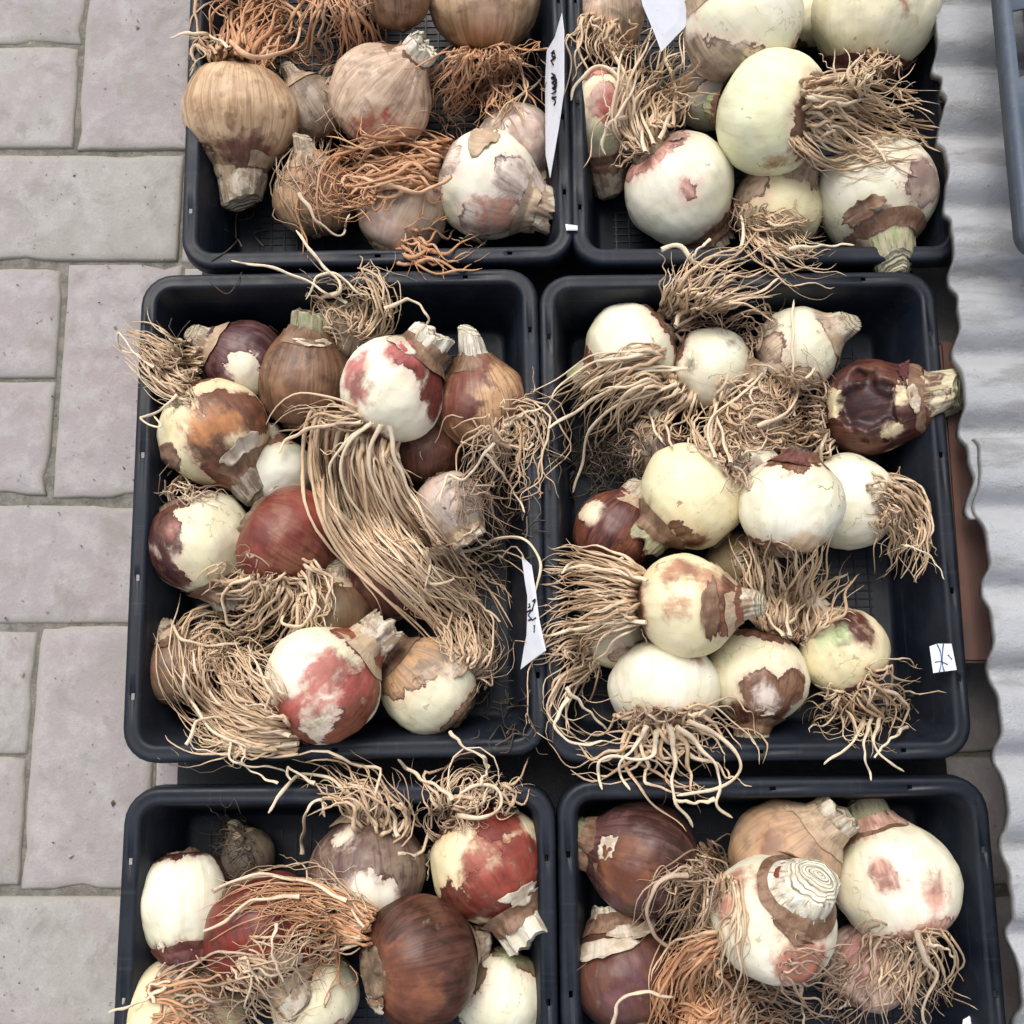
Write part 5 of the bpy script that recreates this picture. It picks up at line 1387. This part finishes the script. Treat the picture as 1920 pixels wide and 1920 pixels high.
paper('plant_label', [(1053, 25), (1057, 60), (1057, 170), (1047, 240), (1031, 333), (1023, 290), (1022, 150), (1025, 95), (1040, 70)],
      lambda x, y: 0.125 + (x - 1040) * 0.0016 , 'narrow white paper label with black handwriting between the two top trays', 'label',
      strokes=[[(1036, 100), (1041, 96), (1037, 106), (1044, 108), (1036, 114), (1040, 122)], [(1040, 95), (1043, 106), (1038, 112)],
               [(1037, 138), (1043, 143), (1036, 147), (1046, 150), (1037, 156), (1046, 161), (1038, 166), (1045, 171), (1037, 176)], [(1041, 140), (1045, 152), (1041, 165)],
               [(1045, 182), (1037, 184), (1044, 189), (1041, 198)], [(1046, 154), (1044, 168)]], ink=M_INK, sw=2.2, group='paper labels in the trays')
paper('plant_label', [(978, 1043), (996, 1060), (1004, 1110), (1010, 1160), (1023, 1220), (1005, 1232), (976, 1255), (986, 1225), (988, 1160), (989, 1075)],
      lambda x, y: 0.118 + (x - 1000) * 0.0010, 'torn white paper label with smudged handwriting at the right wall of the middle left tray', 'label',
      strokes=[[(994, 1132), (996, 1137), (993, 1139)], [(1001, 1128), (1006, 1124), (1003, 1134), (1000, 1146)], [(990, 1148), (998, 1144), (993, 1154), (999, 1160), (993, 1163)], [(1000, 1163), (1007, 1158)], [(1004, 1172), (1004, 1186)]], ink=M_INK, sw=1.7, group='paper labels in the trays')
paper('plant_label', [(1196, -30), (1299, -30), (1292, 20), (1285, 50), (1240, 97), (1226, 60), (1205, 10)],
      lambda x, y: 0.135 - (y - 30) * 0.0002, 'broad white label tapering to a point at the upper edge among the white bulbs', 'label', group='paper labels in the trays')
paper('rim_ticket', [(1743, 1212), (1758, 1207), (1784, 1207), (1794, 1256), (1770, 1259), (1750, 1262)],
      lambda x, y: RIM + 0.008, 'small white square ticket with blue marks on the right tray rim', 'ticket',
      strokes=[[(1756, 1208), (1762, 1222), (1764, 1240), (1760, 1262)], [(1768, 1206), (1766, 1225), (1766, 1245), (1770, 1260)], [(1752, 1242), (1762, 1240), (1776, 1246)], [(1776, 1228), (1784, 1236)]], ink=M_BLUE, sw=1.2, group='paper labels in the trays')
paper('paper_scrap', [(1060, 420), (1083, 423), (1083, 432), (1062, 432)], lambda x, y: RIM + 0.004, 'tiny white paper scrap on the corner of the top left tray rim', 'paper scrap')
paper('paper_scrap', [(1806, 1912), (1818, 1905), (1826, 1920), (1822, 1950), (1800, 1950)], lambda x, y: 0.07, 'white paper scrap at the lower picture edge by the right tray wall', 'paper scrap')

def make_debris():
    rr = np.random.default_rng(77)
    VV, QQ, RC = [], [], []
    base = 0
    spots = [(950, 1330, 60, 34), (960, 960, 50, 30), (1110, 880, 50, 26), (480, 430, 60, 8), (1720, 1850, 40, 12), (1250, 1430, 60, 6), (900, 1060, 50, 34), (1700, 1330, 30, 6), (320, 640, 30, 5)]
    for cx, cy, sp, n in spots:
        for i in range(n):
            x, y = cx + rr.normal(0, sp * .6), cy + rr.normal(0, sp * .7)
            a = rr.uniform(0, 6.28); L = rr.uniform(20, 75)
            m = (x + math.cos(a) * L * .5 + rr.normal(0, 10), y + math.sin(a) * L * .5 + rr.normal(0, 10))
            P2 = catmull([(x, y), m, (x + math.cos(a + .3) * L, y + math.sin(a + .3) * L)], 12)
            W = drape(P2, None, rr.uniform(0, .006), 0.0006, slope=8.0, upto=-1)
            V, Q = tube(W, np.full(12, rr.uniform(.0004, .0010)), 4, 0)
            VV.append(V); QQ.append(Q + base); base += len(V); RC.append(np.full(len(V), rr.random()))
    o = link('root_scraps', mesh_np('root_scraps', np.concatenate(VV), np.concatenate(QQ), {'rc': np.concatenate(RC)}), ROOTM['dark'])
    tag(o, 'loose dark root scraps scattered on the tray floors', 'debris', kind='stuff')
make_debris()

def make_grit():
    """crumbs of soil, grit and skin on the paving"""
    rr = np.random.default_rng(5)
    V, Q = [], []
    for i in range(420):
        x, y = rr.uniform(-0.72, -0.36), rr.uniform(-0.45, 0.85)
        if x > -0.352 - 0.02: continue
        r = rr.choice([0.0006, 0.0009, 0.0014, 0.0022], p=[.45, .33, .17, .05])
        c = np.array([x, y, r * 0.35])
        pts = np.array([(1, 0, 0), (0, 1, 0), (-1, 0, 0), (0, -1, 0), (0, 0, .8), (0, 0, -.5)]) * r * rr.uniform(0.5, 1.4, (6, 3)) * np.array([rr.uniform(.6, 1.8), 1, .7])
        a = rr.uniform(0, 6.3); ca_, sa_ = math.cos(a), math.sin(a)
        pts = np.stack([pts[:, 0] * ca_ - pts[:, 1] * sa_, pts[:, 0] * sa_ + pts[:, 1] * ca_, pts[:, 2]], 1) + c
        b0 = len(V) * 6
        V.append(pts)
        Q += [(b0, b0 + 1, b0 + 4), (b0 + 1, b0 + 2, b0 + 4), (b0 + 2, b0 + 3, b0 + 4), (b0 + 3, b0, b0 + 4), (b0 + 1, b0, b0 + 5), (b0 + 2, b0 + 1, b0 + 5), (b0 + 3, b0 + 2, b0 + 5), (b0, b0 + 3, b0 + 5)]
    t = NT('grit')
    n = t.noise(t.obj(), 60, 2, 0.5)
    c = t.mix(t.ramp(n, 0.40, 0.60), (0.10, 0.085, 0.06), (0.34, 0.30, 0.24))
    o = link('grit', mesh_np('grit', np.concatenate(V), Q, smooth=False), t.out(c, 0.9, 0.2))
    tag(o, 'loose crumbs of soil and grit scattered on the paving', 'grit', kind='stuff')
make_grit()
